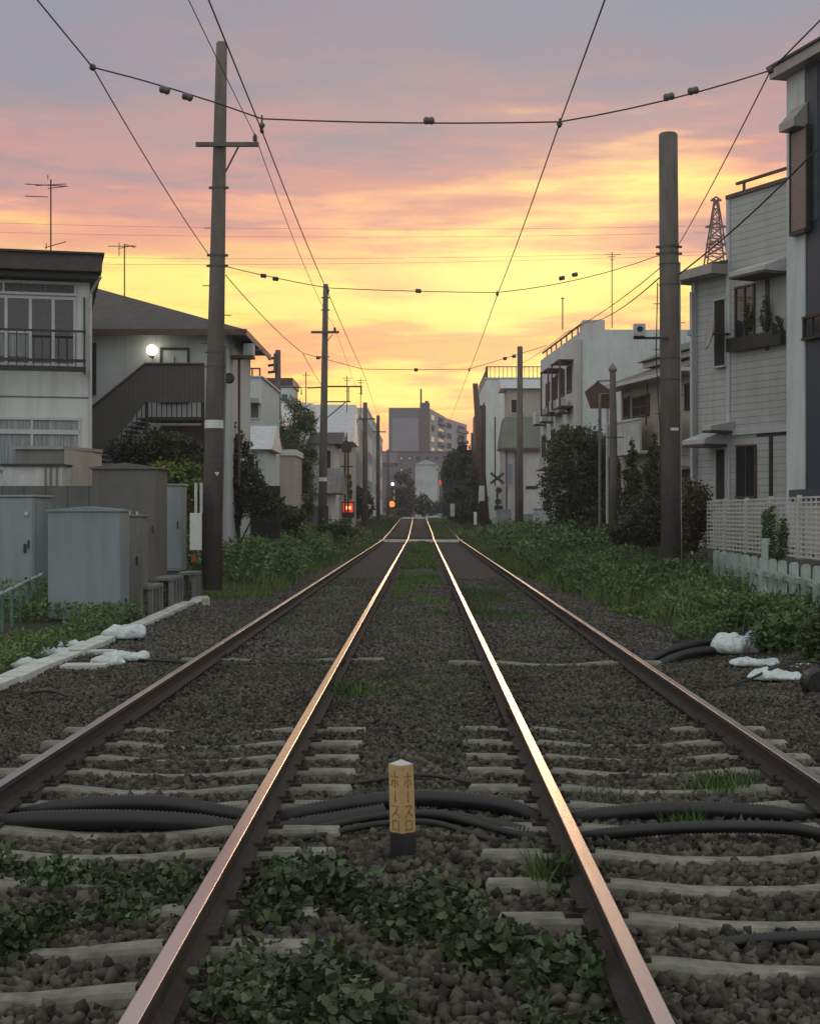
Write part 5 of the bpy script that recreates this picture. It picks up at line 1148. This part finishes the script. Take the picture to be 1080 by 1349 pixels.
MB().tube([f.pt(821,520,.6), f.pt(821,690,.6)], .05, 8).build('downpipe', 'whitemetal', t); MB().tube([f.pt(864,500,.3), f.pt(862,560,.3)], .03, 8).build('downpipe', 'brownmetal', t)
f.window(t, 903, 910, 505, 540, 1, 1, 'darkmetal', 'interior', .05)
mb = MB(); mb.hexa([at(828,627,49),at(912,617,47),at(912,617,50),at(838,627,52),at(850,617,50)+Vector((0,0,.0)),at(912,608,49),at(912,608,50.5),at(850,617,52)]); mb.build('porch_roof', 'rooftile', t)

# R4 white siding house
A, Bc, Cc = (8.18, 34.0), (7.23, 35.8), (6.62, 37.2)
Dv = Vector((Bc[0]-A[0], Bc[1]-A[1])); 
f = Facade(A, Cc); t = thing('siding_house', 'white siding house with satellite dish and small awnings', 'house', (9, 37, .4))
uB = f.U(960); uC = f.U(912); zu = f.Z(960, 262); zl = f.Z(930, 365)
mb = MB(); f.ubox(mb, -.3, uB, 0, zu, -6, 0); mb.build('wall', 'siding', t)
mb = MB(); f.ubox(mb, uB+.001, uC, 0, zl, -6.001, -.05); mb.build('low_wing_wall', 'siding', t)
mb = MB(); f.ubox(mb, -.3, uB+.06, zu+.001, zu+.09, -6.05, .06); mb.build('parapet_cap', 'brownmetal', t)
rr_ = MB(); z = zu+.30
for u in (-.2, uB-.5): f.ubox(rr_, u, u+.05, zu+.09, z, -.1, -.05)
f.ubox(rr_, -.3, uB-.2, z, z+.06, -.11, -.04); rr_.build('roof_rail', 'brownmetal', t)
mb = MB(); f.ubox(mb, -.05, .02, zu+.1, zu+.95, -.2, -.15); mb.build('roof_mast', 'brownmetal', t)
# low wing roof: slope down to the left
mb = MB(); ov = f.U(898)
mb.hexa([f.P(uB+.005,zl-.05,.5), f.P(ov,zl-.05,.5), f.P(ov,zl-.05,-6), f.P(uB+.005,zl-.05,-6), f.P(uB+.005,zl+.18,.5), f.P(ov,zl+.12,.5), f.P(ov,zl+.12,-6), f.P(uB+.005,zl+.18,-6)]); mb.build('eave', 'hood', t)
mb = MB(); mb.add([f.P(uB+.004,zl+.19,.5), f.P(ov,zl+.13,.5), f.P(ov,zl+.13,-6), f.P(uB+.004,zl+.19,-6), f.P(uB+.004,zl+.95,-2.8)], [(0,1,4),(1,2,4),(2,3,4),(0,4,3),(3,2,1,0)]); mb.build('wing_roof', 'rooftile', t)
for (u, nm) in ((uB-.06, 'corner_trim'), (uC-.12, 'corner_trim')):
    mb = MB(); f.ubox(mb, u, u+.13, 0, (zu if u < uB-.01 and u > uB-.2 else zl-.06), -.04, .03); mb.build(nm, 'trim', t)
MB().tube([f.pt(915,385,.1), f.pt(916,630,.1)], .045, 8).build('downpipe', 'whitemetal', t)
f.window(t, 941, 958, 393, 484, 1, 1, 'trim', 'interior', .04)
f.window(t, 969, 995, 376, 458, 2, 1, 'brownmetal', 'glass', .05, ref=980)
# loggia opening (dark recess) and planter
mb = MB(); f.ubox(mb, f.U(1036), f.U(1012), f.Z(1020,460), f.Z(1020,366), .003, .012); mb.build('loggia', 'wallgrey', t)
mb = MB(); f.ubox(mb, f.U(1014), f.U(1009), f.Z(1020,460), f.Z(1020,366), .004, .03); mb.build('dark_post', 'darkmetal', t)
b_ = MB(); f.ubox(b_, f.U(1037), f.U(965), f.Z(1000,459), f.Z(1000,441), .06, .2); b_.build('planter', 'darkmetal', t)
def awn(px0, px1, pt, pb, ref, nm='awning'):
    u0_, u1_ = f.U(px0), f.U(px1); a, b = f.Z(ref, pt), f.Z(ref, pb); m_ = MB()
    m_.hexa([f.P(u0_,b-.1,.7), f.P(u1_,b-.1,.7), f.P(u1_,b-.1,.01), f.P(u0_,b-.1,.01), f.P(u0_,b,.7), f.P(u1_,b,.7), f.P(u1_,a,.01), f.P(u0_,a,.01)]); w = m_.build(nm, 'rooflight', t)
    m_ = MB(); f.ubox(m_, u0_+.01, u1_-.01, b-.16, b-.101, .05, .72); m_.build('awning_edge', 'brownmetal', w)
awn(1040, 993, 344, 358, 1010); awn(960, 930, 567, 580, 950); awn(968, 957, 555, 562, 963)
f.window(t, 943, 958, 590, 660, 1, 1, 'trim', 'interior', .04, name='door')
f.window(t, 971, 997, 586, 656, 2, 1, 'brownmetal', 'glass', .04, ref=984)
mb = MB(); f.ubox(mb, f.U(1018), f.U(1014), 0, f.Z(1016,574), .002, .03); f.ubox(mb, f.U(1036), f.U(997), f.Z(1016,574)+.001, f.Z(1016,570), .002, .02); mb.build('dark_recess', 'darkmetal', t)
mb = MB(); f.ubox(mb, -.3, uB-.13, f.Z(1000,571), f.Z(1000,562), .025, .06); mb.build('belt_trim', 'trim', t)
mb = MB(); c = f.pt(954, 441, .35); vs = []; n = 18
nrm = Vector((-.97,-.06,.2)).normalized(); ux = nrm.cross(Vector((0,0,1))).normalized(); uy = ux.cross(nrm)
for j in range(5):
    rr0 = .38*j/4; 
    for k in range(n): a = 2*math.pi*k/n; vs.append(c+ux*rr0*.85*math.cos(a)+uy*rr0*math.sin(a)+nrm*(rr0*rr0*.45))
fsx = [(j*n+k, j*n+(k+1)%n, (j+1)*n+(k+1)%n, (j+1)*n+k) for j in range(4) for k in range(n)]
dish = thing('satellite_dish', 'round grey satellite dish on the corner of the siding house', 'satellite dish', c)
do = MB().add(vs, fsx).build('reflector', 'hood', dish, smooth=True); md = do.modifiers.new('s', 'SOLIDIFY'); md.thickness = .02
MB().tube([c-uy*.4+nrm*.08, c+nrm*.55-uy*.1], .015, 6).build('arm', 'whitemetal', dish); q = c+nrm*.55-uy*.1; MB().box(q.x-.05, q.x+.05, q.y-.05, q.y+.05, q.z-.05, q.z+.07).build('receiver', 'whitemetal', dish, bevel=.01)
MB().tube([c, f.pt(962, 440, .0)], .03, 8).build('mount', 'darkmetal', dish)
for i, (px, py, h, lb) in enumerate([(990,442,40,'tall potted shrub in the planter of the siding house, left one'),(1015,442,44,'tall potted shrub in the planter of the siding house, middle one'),(1030,442,22,'small flowering pot plant in the planter of the siding house')]):
    p = f.pt(px, py, .13); tree('potted_plant', lb, 'plant', tuple(p-Vector((0,0,.0))), [((p.x,p.y,p.z+h*.0085*1.0),(.13,.13,h*.0085)),((p.x,p.y,p.z+h*.016),(.07,.07,h*.004))], 420, .05, 'leafmid', .012)
# R5 modern dark house
f = Facade((8.6, 25.0), (7.20, 30.0)); t = thing('modern_house', 'dark blue and white modern house with pink louvred shutter at right edge', 'house', (9.5, 28, 0))
zt = f.Z(1037, 102); U1 = f.len; up = f.U(1059.5)
mb = MB(); f.ubox(mb, 0, up, 0, zt, -6, -.03); mb.build('dark_wall', 'navy', t)
mb = MB(); f.ubox(mb, up+.001, U1, 0, zt-.001, -6, 0); mb.build('white_column', 'wallblue', t)
mb = MB(); f.ubox(mb, f.U(1076), up, zt-3.0, zt-.004, -.029, -.012); mb.build('dark_panel', 'slate', t)
mb = MB(); f.ubox(mb, -.2, U1+.18, zt, zt+.2, -6.3, .28); mb.build('fascia', 'hood', t); mb = MB(); f.ubox(mb, -.2, U1+.22, zt+.201, zt+.25, -6.3, .33); mb.build('roof_edge', 'darkmetal', t)
u_a, u_b = f.U(1068), f.U(1048)
sh = MB(); f.ubox(sh, u_a, u_b, f.Z(1058,303), f.Z(1058,172), .02, .10); sh = sh.build('shutter', 'louver', t)
sb = MB(); z0_, z1_ = f.Z(1058,303), f.Z(1058,172)
f.ubox(sb, u_a-.05, u_a, z0_-.05, z1_+.05, .02, .12); f.ubox(sb, u_b, u_b+.05, z0_-.05, z1_+.05, .02, .12); f.ubox(sb, u_a, u_b, z0_-.08, z0_-.001, .02, .14); sb.build('shutter_frame', 'darkmetal', sh)
hb = MB(); h0 = f.Z(1053,168); h1 = f.Z(1053,146); hb.hexa([f.P(f.U(1064),h0-.05,.3), f.P(f.U(1044),h0-.05,.3), f.P(f.U(1044),h0-.05,.01), f.P(f.U(1064),h0-.05,.01), f.P(f.U(1064),h0+.1,.3), f.P(f.U(1044),h0+.1,.3), f.P(f.U(1044),h1+.1,.01), f.P(f.U(1064),h1+.1,.01)]); hb.build('shutter_hood', 'hood', t)
f.window(t, 1059.5, 1084, 415, 447, 2, 1, 'darkmetal', 'glass', .05, ref=1070)
# low dark block (meter cover)
p = at(1046, 645, 27.6); MB().box(p.x, p.x+1.3, 27.2, 28.0, p.z-.22, p.z).build('wall_cap', 'slate', None, 'dark block like cap on the wall behind the lattice fence', 'wall cap')
MB().box(p.x+.12, p.x+1.25, 27.3, 27.9, 0, p.z-.221).build('garden_wall', 'wallpink', None, 'pale wall pillar carrying the dark cap behind the lattice', 'wall')

# lattice fence
P0 = at(930, 660, 33.2); P1 = at(1095, 664, 23.6)
f = Facade((P1.x, P1.y), (P0.x, P0.y)); L = f.len; zt = 1.80; zb = .78
t = thing('lattice_fence', 'white lattice fence on a low wall in front of the siding house', 'fence', (P0.x, (P0.y+P1.y)/2, 0))
mb = MB(); f.ubox(mb, -.1, L+.1, 0, zb-.02, -.1, .08); mb.build('base_wall', 'darkconcrete', t)
npan = 5
for i in range(npan):
    a = L*i/npan; b = L*(i+1)/npan-.05; mb = MB()
    nb = 12
    for k in range(nb+1): z = zb+(zt-zb-.03)*k/nb; f.ubox(mb, a+.03, b-.03, z, z+.03, -.012, .012)
    for k in range(7): u = a+(b-a-.04)*k/6; f.ubox(mb, u, u+.04, zb-.01, zt, -.028, -.013)
    mb.build('lattice_panel', 'lattice', t)
    mb = MB(); f.ubox(mb, a-.06, a-.005, zb-.02, zt+.03, -.04, .04); mb.build('post', 'lattice', t)
# picket fence of concrete posts
t0 = None
pk = thing('picket_fence', 'old pale concrete picket fence with rounded tops above the weeds', 'fence', (5.1, 22, 0))
n = 16
for i in range(n):
    k = i/(n-1); Yp = 27.2+(15.8-27.2)*k; Xp = 5.28+(4.78-5.28)*k; h = .86; w = .066
    pts = [(-w,0),(w,0),(w,h-.05),(w*.85,h-.015),(w*.5,h),(-w*.5,h),(-w*.85,h-.015),(-w,h-.05)]
    ang = random.uniform(-.03,.03)
    MB().prism([(Xp+a, Yp+a*.15+ang, -.15+b if b == 0 else b) for a, b in pts], (.02,.07,0)).build('picket', 'picket', pk)
for z in (.34, .62):
    MB().hexa([(5.28+.03,27.3,z-.04),(4.76+.03,15.6,z-.04),(4.76+.10,15.6,z-.04),(5.28+.10,27.3,z-.04),(5.28+.03,27.3,z+.04),(4.76+.03,15.6,z+.04),(4.76+.10,15.6,z+.04),(5.28+.10,27.3,z+.04)]).build('rail_bar', 'picket', pk)
MB().box(5.42, 5.52, 24.2, 24.3, -.1, 1.12).build('fence_post', 'picket', None, 'single taller pale post just behind the picket fence', 'post', bevel=.01)

# ------------------------------------------------------------------ crossings
def road(y0, y1, lb, name='crossing_road'):
    mb = MB(); N = 10; Ys = np.linspace(y0, y1, N)
    for a, b in zip(Ys[:-1], Ys[1:]):
        za, zb = float(rise(a))-.012, float(rise(b))-.012
        mb.add([(-14,a,za),(14,a,za),(14,b,zb),(-14,b,zb)], [(0,1,2,3)])
    mb.build(name, 'road', None, kind='structure')
road(91.5, 97.5, ''); road(192.5, 199, '')
MB().box(-4.0, 3.6, 91.0, 91.48, -.16, -.004).build('crossing_edge', 'roadpaint', None, 'white kerb line across both tracks at the nearer level crossing', 'crossing edge', 'white edges of the level crossings')
MB().box(-3.6, 3.2, 191.9, 192.5, 1.0, 1.176).build('crossing_edge', 'roadpaint', None, 'white kerb line across both tracks at the far level crossing', 'crossing edge', 'white edges of the level crossings')

def striped(t, px, pt, pb, Y, r, n=6):
    zs = np.linspace(zz(pb, Y), zz(pt, Y), n+1); x = (px-VX)*Y/F
    for i in range(n): MB().tube([(x, Y, zs[i]), (x, Y, zs[i+1])], r, 10).build('yellow_band' if i % 2 else 'black_band', 'warnyellow' if i % 2 else 'blackpaint', t)
# right crossbuck
Yc = 98; t = thing('crossing_signal', 'crossbuck level crossing signal beside the grey cabinet', 'crossing signal', base_at(655, Yc))
striped(t, 655, 640, 690, Yc, .08, 6)
MB().tube([at(652, 640, Yc), at(652, 549, Yc)], .045, 8).build('mast', 'darkmetal', t)
c = at(655, 630, Yc-.1)
for a in (R(38), R(-38)):
    d = Vector((math.cos(a), 0, math.sin(a))); w = Vector((-d.z, 0, d.x))*.085; 
    for k in range(5):
        s0, s1 = -.55+k*.22, -.55+(k+1)*.22
        MB().prism([c+d*s0-w, c+d*s1-w, c+d*s1+w, c+d*s0+w], (0, .03 if a > 0 else -.03, 0)).build('cross_board', 'blackpaint' if k in (1, 2, 3) else 'brownmetal', t)
for px, py in ((657,646),(656,661)): MB().lathe(at(px, py, Yc-.3), [(.2,0),(.2,.12),(.08,.2)], 14, 'y').build('signal_lamp', 'darkmetal', t)
MB().box(at(651,0,Yc).x, at(662,0,Yc).x, Yc-.3, Yc+.1, zz(672,Yc), zz(666,Yc)).build('bell_box', 'darkmetal', t)
tc, *_ = cabinet('crossing_cabinet', 'light grey crossing control cabinet below the crossbuck sign', 656, 673, 672, 93, .8, 'cabgrey2', group='cabinets at the level crossing')
cabinet('crossing_cabinet', 'smaller pale cabinet left of the crossing control cabinet', 649, 656, 683, 94, .6, 'whitedirty', group='cabinets at the level crossing', door=False)
cabinet('crossing_cabinet', 'green grey cabinet right of the plain brown pole', 688, 702, 678, 93, .8, 'cabgrey', group='cabinets at the level crossing')
tt = thing('gate', 'pale slatted gate below the white block beside the tall weeds', 'gate', base_at(710, 80))
for px in (704, 709, 714, 719): MB().box(at(px,0,80).x-.07, at(px,0,80).x+.07, 80, 80.06, .2, zz(671,80)).build('slat', 'whitedirty', tt)
MB().box(at(702,0,80).x, at(721,0,80).x, 80.061, 80.12, zz(673,80), zz(670,80)).build('top_bar', 'darkmetal', tt)
# left crossing signal: pentagon board, red lamp
Yl = 99; t = thing('crossing_signal', 'striped level crossing signal with glowing red lamp on the left', 'crossing signal', base_at(461, Yl))
striped(t, 462, 625, 690, Yl, .09, 8)
for px, py in ((459.5,628),(460,640),(461,648)): MB().lathe(at(px, py, Yl-.3), [(.18,0),(.18,.12),(.07,.2)], 12, 'y').build('signal_lamp', 'darkmetal', t)
bx = MB().box(at(451,0,Yl).x, at(467,0,Yl).x, Yl-.6, Yl-.3, zz(682,Yl), zz(661,Yl)).build('lamp_box', 'darkmetal', t)
MB().box(at(452.5,0,Yl).x, at(465.5,0,Yl).x, Yl-.63, Yl-.602, zz(675,Yl), zz(663,Yl)).build('red_lens', 'redlamp', bx)
MB().box(at(454,0,Yl).x, at(463,0,Yl).x, Yl-.66, Yl-.632, zz(671,Yl), zz(667,Yl)).build('lens_core', 'redcore', bx)
Yp = 94; t = thing('pentagon_sign_post', 'dark pentagonal signboard with finial on twin posts left of the track', 'sign', base_at(456, Yp))
mb = MB(); mb.prism([at(456,579,Yp), at(464.5,586,Yp), at(462,596,Yp), at(450.5,596,Yp), at(448,586,Yp)], (0,.06,0)); mb.build('board', 'darkmetal', t)
MB().tube([at(456.5,579,Yp), at(456.5,569,Yp)], [.07,.02], 8).build('finial', 'darkmetal', t)
for px in (454.5, 458.5): MB().tube([at(px,596,Yp+.1), at(px,700,Yp+.1)], .06, 8).build('post', 'darkmetal', t)
MB().tube([at(449,614.5,Yp), at(465,614.5,Yp)], .05, 6).build('crossbar', 'darkmetal', t)
# far signals
Yf = 196; t = thing('far_signal', 'far level crossing signal with orange red lamp left of the track', 'crossing signal', base_at(516, Yf))
striped(t, 519, 645, 672, Yf, .12, 6)
MB().lathe(at(516,664,Yf-.4), [(.05,0),(.38,-.02),(.38,-.2),(.05,-.22)], 16, 'y').build('red_lens', 'orangelamp', t, smooth=False)
t = thing('far_signal', 'small red signal lamp on a post in front of the pale blue far building', 'rail signal', base_at(580, 205))
MB().tube([at(580,640,205), at(580,672,205)], .08, 8).build('post', 'darkmetal', t); MB().lathe(at(580,635,205), [(.05,0),(.24,-.02),(.24,-.2),(.05,-.22)], 16, 'y').build('red_lens', 'redlamp', t)
t = thing('street_lamp', 'far white street lamp above the small orange signal', 'lamp', base_at(517, 210)); MB().tube([at(517,640,210), at(517,675,210)], .08, 8).build('post', 'darkmetal', t); MB().lathe(at(517,638,210), [(.08,-.2),(.17,-.1),(.17,.1),(.08,.25)], 10).build('lamp_head', 'lampfar', t)
t = thing('street_lamp', 'bright white lamp right of the second pole under the long roof', 'lamp', at(436, 576, 103)); MB().lathe(at(436,573,103), [(.05,-.1),(.16,-.08),(.16,.08),(.05,.1)], 12).build('lamp_head', 'lampfar', t); MB().tube([at(430,570,103), at(436,571,103)], .04, 6).build('arm', 'darkmetal', t)
for (px, py, Y, w, h, lb) in [(596,672,120,.35,1.0,'small white signal box beside the row of dark trees'),(626,683,108,.22,.9,'white pipe marker below the leaning wooden pole'),(633,655,112,.3,.9,'white plate hanging beside the leaning wooden pole')]:
    p = at(px, py, Y); MB().box(p.x-w/2, p.x+w/2, Y, Y+.15, p.z-h/2, p.z+h/2).build('marker_plate', 'white', None, lb, 'marker', bevel=.02)

# pylon
t = thing('pylon', 'distant reddish lattice power pylon between thick pole and siding house', 'pylon', ((943-VX)*300/F, 300, 0))
Yp = 300; mb = MB(); base = [(922,345),(964,345)]
def pq(px, py): return at(px, py, Yp)
xs_ = lambda py: 2+ (py-262)*.135
lv = [262, 275, 288, 300, 312, 324, 336, 350, 380, 440, 540, 640, 700]
for sgn in (-1, 1):
    for dy in (-1, 1):
        mb.tube([pq(943+sgn*xs_(py), py)+Vector((0, dy*xs_(py)*Yp/F, 0)) for py in lv], .17, 5)
for a, b in zip(lv[:-1], lv[1:]):
    for dy in (-1, 1):
        o = lambda py: Vector((0, dy*xs_(py)*Yp/F, 0))
        mb.tube([pq(943-xs_(a), a)+o(a), pq(943+xs_(b), b)+o(b)], .10, 4); mb.tube([pq(943+xs_(a), a)+o(a), pq(943-xs_(b), b)+o(b)], .10, 4)
        mb.tube([pq(943-xs_(b), b)+o(b), pq(943+xs_(b), b)+o(b)], .10, 4)
mb.build('tower', 'pylon', t)
for py, w in ((262,7),(297,14),(320,13)): 
    MB().tube([pq(943-w,py+2), pq(943,py-3), pq(943+w,py+2)], .2, 5).build('crossarm', 'pylon', t)
    MB().tube([pq(943-w,py+2), pq(943+w,py+2)], .15, 5).build('crossarm', 'pylon', t)

# ------------------------------------------------------------------ sky and light
SUN_EL, SUN_AZ = R(4.0), R(4.0)      # sunset straight down the line, a little right
W = D.worlds.new('World'); S.world = W; W.use_nodes = True; nt = W.node_tree; L = nt.links; nt.nodes.clear()
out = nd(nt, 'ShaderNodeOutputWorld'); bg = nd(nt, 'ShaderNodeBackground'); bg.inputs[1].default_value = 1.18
tcn = nd(nt, 'ShaderNodeTexCoord'); sx = nd(nt, 'ShaderNodeSeparateXYZ'); L.new(tcn.outputs['Generated'], sx.inputs[0])
def mapn(sc, scale, det, rough=.55, off=(0,0,0)):
    mp = nd(nt, 'ShaderNodeMapping'); mp.inputs['Scale'].default_value = sc; mp.inputs['Location'].default_value = off; L.new(tcn.outputs['Generated'], mp.inputs[0])
    n = nd(nt, 'ShaderNodeTexNoise'); n.inputs['Scale'].default_value = scale; n.inputs['Detail'].default_value = det; n.inputs['Roughness'].default_value = rough
    L.new(mp.outputs[0], n.inputs['Vector']); return n.outputs['Fac']
def math2(op, a, b, c=None):
    n = nd(nt, 'ShaderNodeMath', operation=op)
    for i, v in enumerate((a, b, c)):
        if v is None: continue
        if hasattr(v, 'links'): L.new(v, n.inputs[i])
        else: n.inputs[i].default_value = v
    return n.outputs[0]
n1 = mapn((1,1,7), 3.0, 5, .5, (3.1,0,1.3)); n2 = mapn((1,1,8), 8, 6, .6, (7,2,0)); n4 = mapn((1,1,6), 26, 5, .6, (1,2,0)); n3 = mapn((1,1,6.5), 5.5, 7, .6, (1,5,9))
e = sx.outputs[2]
w1 = math2('MULTIPLY_ADD', math2('SUBTRACT', n1, .5), .27, e)
w1 = math2('MULTIPLY_ADD', math2('SUBTRACT', n2, .5), .13, w1)
w1 = math2('MULTIPLY_ADD', math2('SUBTRACT', n4, .5), .03, w1)
rp = nd(nt, 'ShaderNodeValToRGB'); cr = rp.color_ramp; cr.interpolation = 'LINEAR'
sc = 1/.5
stops = [(0,(236,158,150)),(.045,(248,172,145)),(.070,(255,206,118)),(.083,(255,226,104)),(.092,(244,152,112)),(.104,(248,170,112)),(.118,(255,218,96)),(.137,(255,243,124)),(.155,(255,226,118)),(.172,(255,196,124)),(.190,(244,170,134)),(.212,(200,142,136)),(.242,(168,136,142)),(.285,(146,134,146)),(.34,(136,138,150)),(.5,(122,136,154))]
cr.elements[0].position = 0; cr.elements[0].color = lin(*stops[0][1]); cr.elements[1].position = 1; cr.elements[1].color = lin(*stops[-1][1])
for p, c in stops[1:-1]:
    el = cr.elements.new(p*sc); el.color = lin(*c)
L.new(math2('MULTIPLY', w1, sc), rp.inputs[0])
# pinkish grey cloud veils
mk_ = nd(nt, 'ShaderNodeMapRange'); mk_.inputs[1].default_value = .50; mk_.inputs[2].default_value = .60; mk_.inputs[4].default_value = .68; L.new(math2('MULTIPLY_ADD', sx.outputs[0], -.22, math2('MULTIPLY_ADD', n3, 1.0, .012)), mk_.inputs[0])
veil = nd(nt, 'ShaderNodeMix', data_type='RGBA'); L.new(mk_.outputs[0], veil.inputs['Factor']); L.new(rp.outputs[0], veil.inputs['A'])
rp2 = nd(nt, 'ShaderNodeValToRGB'); c2 = rp2.color_ramp; c2.elements[0].color = lin(246,158,112); c2.elements[1].color = lin(138,134,146); c2.elements[0].position = .2; c2.elements[1].position = .62
e2 = c2.elements.new(.42); e2.color = lin(214,146,132); L.new(math2('MULTIPLY', e, sc), rp2.inputs[0]); L.new(rp2.outputs[0], veil.inputs['B'])
gxx = math2('POWER', math2('DIVIDE', math2('SUBTRACT', sx.outputs[0], .065), .13), 2.0); gzz = math2('POWER', math2('DIVIDE', math2('SUBTRACT', w1, .142), .045), 2.0)
gg = math2('POWER', 2.718, math2('MULTIPLY', math2('ADD', gxx, gzz), -1.0))
gl = nd(nt, 'ShaderNodeMix', data_type='RGBA'); L.new(math2('MULTIPLY', gg, .8), gl.inputs['Factor']); L.new(veil.outputs['Result'], gl.inputs['A']); gl.inputs['B'].default_value = (1.15, .98, .30, 1); veil = gl
up_ = nd(nt, 'ShaderNodeMapRange', interpolation_type='SMOOTHSTEP'); up_.inputs[1].default_value = .19; up_.inputs[2].default_value = .30; L.new(e, up_.inputs[0])
mo_ = nd(nt, 'ShaderNodeMapRange'); mo_.inputs[1].default_value = .40; mo_.inputs[2].default_value = .62; L.new(mapn((1,1,3.2), 7, 7, .6, (4,4,2)), mo_.inputs[0])
lav = nd(nt, 'ShaderNodeMix', data_type='RGBA'); L.new(math2('MULTIPLY', up_.outputs[0], math2('MULTIPLY', mo_.outputs[0], .75)), lav.inputs['Factor']); L.new(veil.outputs['Result'], lav.inputs['A']); lav.inputs['B'].default_value = lin(128,138,152); veil = lav
# away from the sunset, unseen sky is brightened to pale grey to light walls
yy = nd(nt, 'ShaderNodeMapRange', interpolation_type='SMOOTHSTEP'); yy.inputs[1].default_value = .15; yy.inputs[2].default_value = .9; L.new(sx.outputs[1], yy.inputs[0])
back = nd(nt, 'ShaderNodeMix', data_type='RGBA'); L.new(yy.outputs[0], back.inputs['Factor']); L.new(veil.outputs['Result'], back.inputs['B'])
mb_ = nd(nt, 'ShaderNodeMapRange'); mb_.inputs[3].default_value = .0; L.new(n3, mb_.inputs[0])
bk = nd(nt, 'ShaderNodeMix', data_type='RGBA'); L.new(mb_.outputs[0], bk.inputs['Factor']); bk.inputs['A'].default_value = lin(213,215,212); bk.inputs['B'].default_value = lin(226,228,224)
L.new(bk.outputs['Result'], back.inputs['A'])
sky = nd(nt, 'ShaderNodeTexSky', sky_type='NISHITA'); sky.sun_disc = False; sky.sun_elevation = SUN_EL; sky.sun_rotation = SUN_AZ
bg2 = nd(nt, 'ShaderNodeBackground'); bg2.inputs[1].default_value = .01; L.new(sky.outputs[0], bg2.inputs[0])
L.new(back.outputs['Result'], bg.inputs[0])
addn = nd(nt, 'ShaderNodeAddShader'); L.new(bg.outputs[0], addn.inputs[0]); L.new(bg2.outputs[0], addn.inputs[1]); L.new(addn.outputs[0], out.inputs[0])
sl = D.lights.new('sun', 'SUN'); sl.energy = .5; sl.angle = R(12); sl.color = (1, .62, .38)
so = D.objects.new('sun', sl); COL.objects.link(so)
dirv = Vector((math.sin(SUN_AZ)*math.cos(SUN_EL), math.cos(SUN_AZ)*math.cos(SUN_EL), math.sin(SUN_EL)))
so.rotation_euler = dirv.to_track_quat('Z', 'Y').to_euler(); so.location = (0, 0, 50)

cam = D.cameras.new('camera'); co = D.objects.new('camera', cam); COL.objects.link(co); S.camera = co
co.location = (0, 0, EYE); co.rotation_euler = (R(90), 0, 0)
cam.sensor_fit = 'HORIZONTAL'; cam.sensor_width = 36; cam.lens = F/1080*36
cam.shift_x = -(VX-540)/1080; cam.shift_y = (VY-674.5)/1080; cam.clip_start = .1; cam.clip_end = 6000
S.view_settings.view_transform = 'Standard'; S.view_settings.look = 'None'; S.view_settings.exposure = 0; S.view_settings.gamma = 1
S.render.engine = 'CYCLES'; S.cycles.use_denoising = True; S.cycles.max_bounces = 6; S.cycles.transparent_max_bounces = 8

hz = MB().box(-700, 700, -60, 560, -3, 72).build('haze', 'pole', None, 'thin evening haze filling the street', None, kind='stuff', org=(0, 0, 0))
hm = D.materials.new('haze_air'); hm.use_nodes = True; hm.node_tree.nodes.clear()
ho_ = nd(hm.node_tree, 'ShaderNodeOutputMaterial'); hv_ = nd(hm.node_tree, 'ShaderNodeVolumePrincipled'); hv_.inputs['Density'].default_value = .0006; hv_.inputs['Color'].default_value = (.86, .80, .86, 1); hv_.inputs['Anisotropy'].default_value = .2
hm.node_tree.links.new(hv_.outputs[0], ho_.inputs['Volume']); hz.data.materials.clear(); hz.data.materials.append(hm)
S.cycles.volume_bounces = 0; S.cycles.volume_max_steps = 64
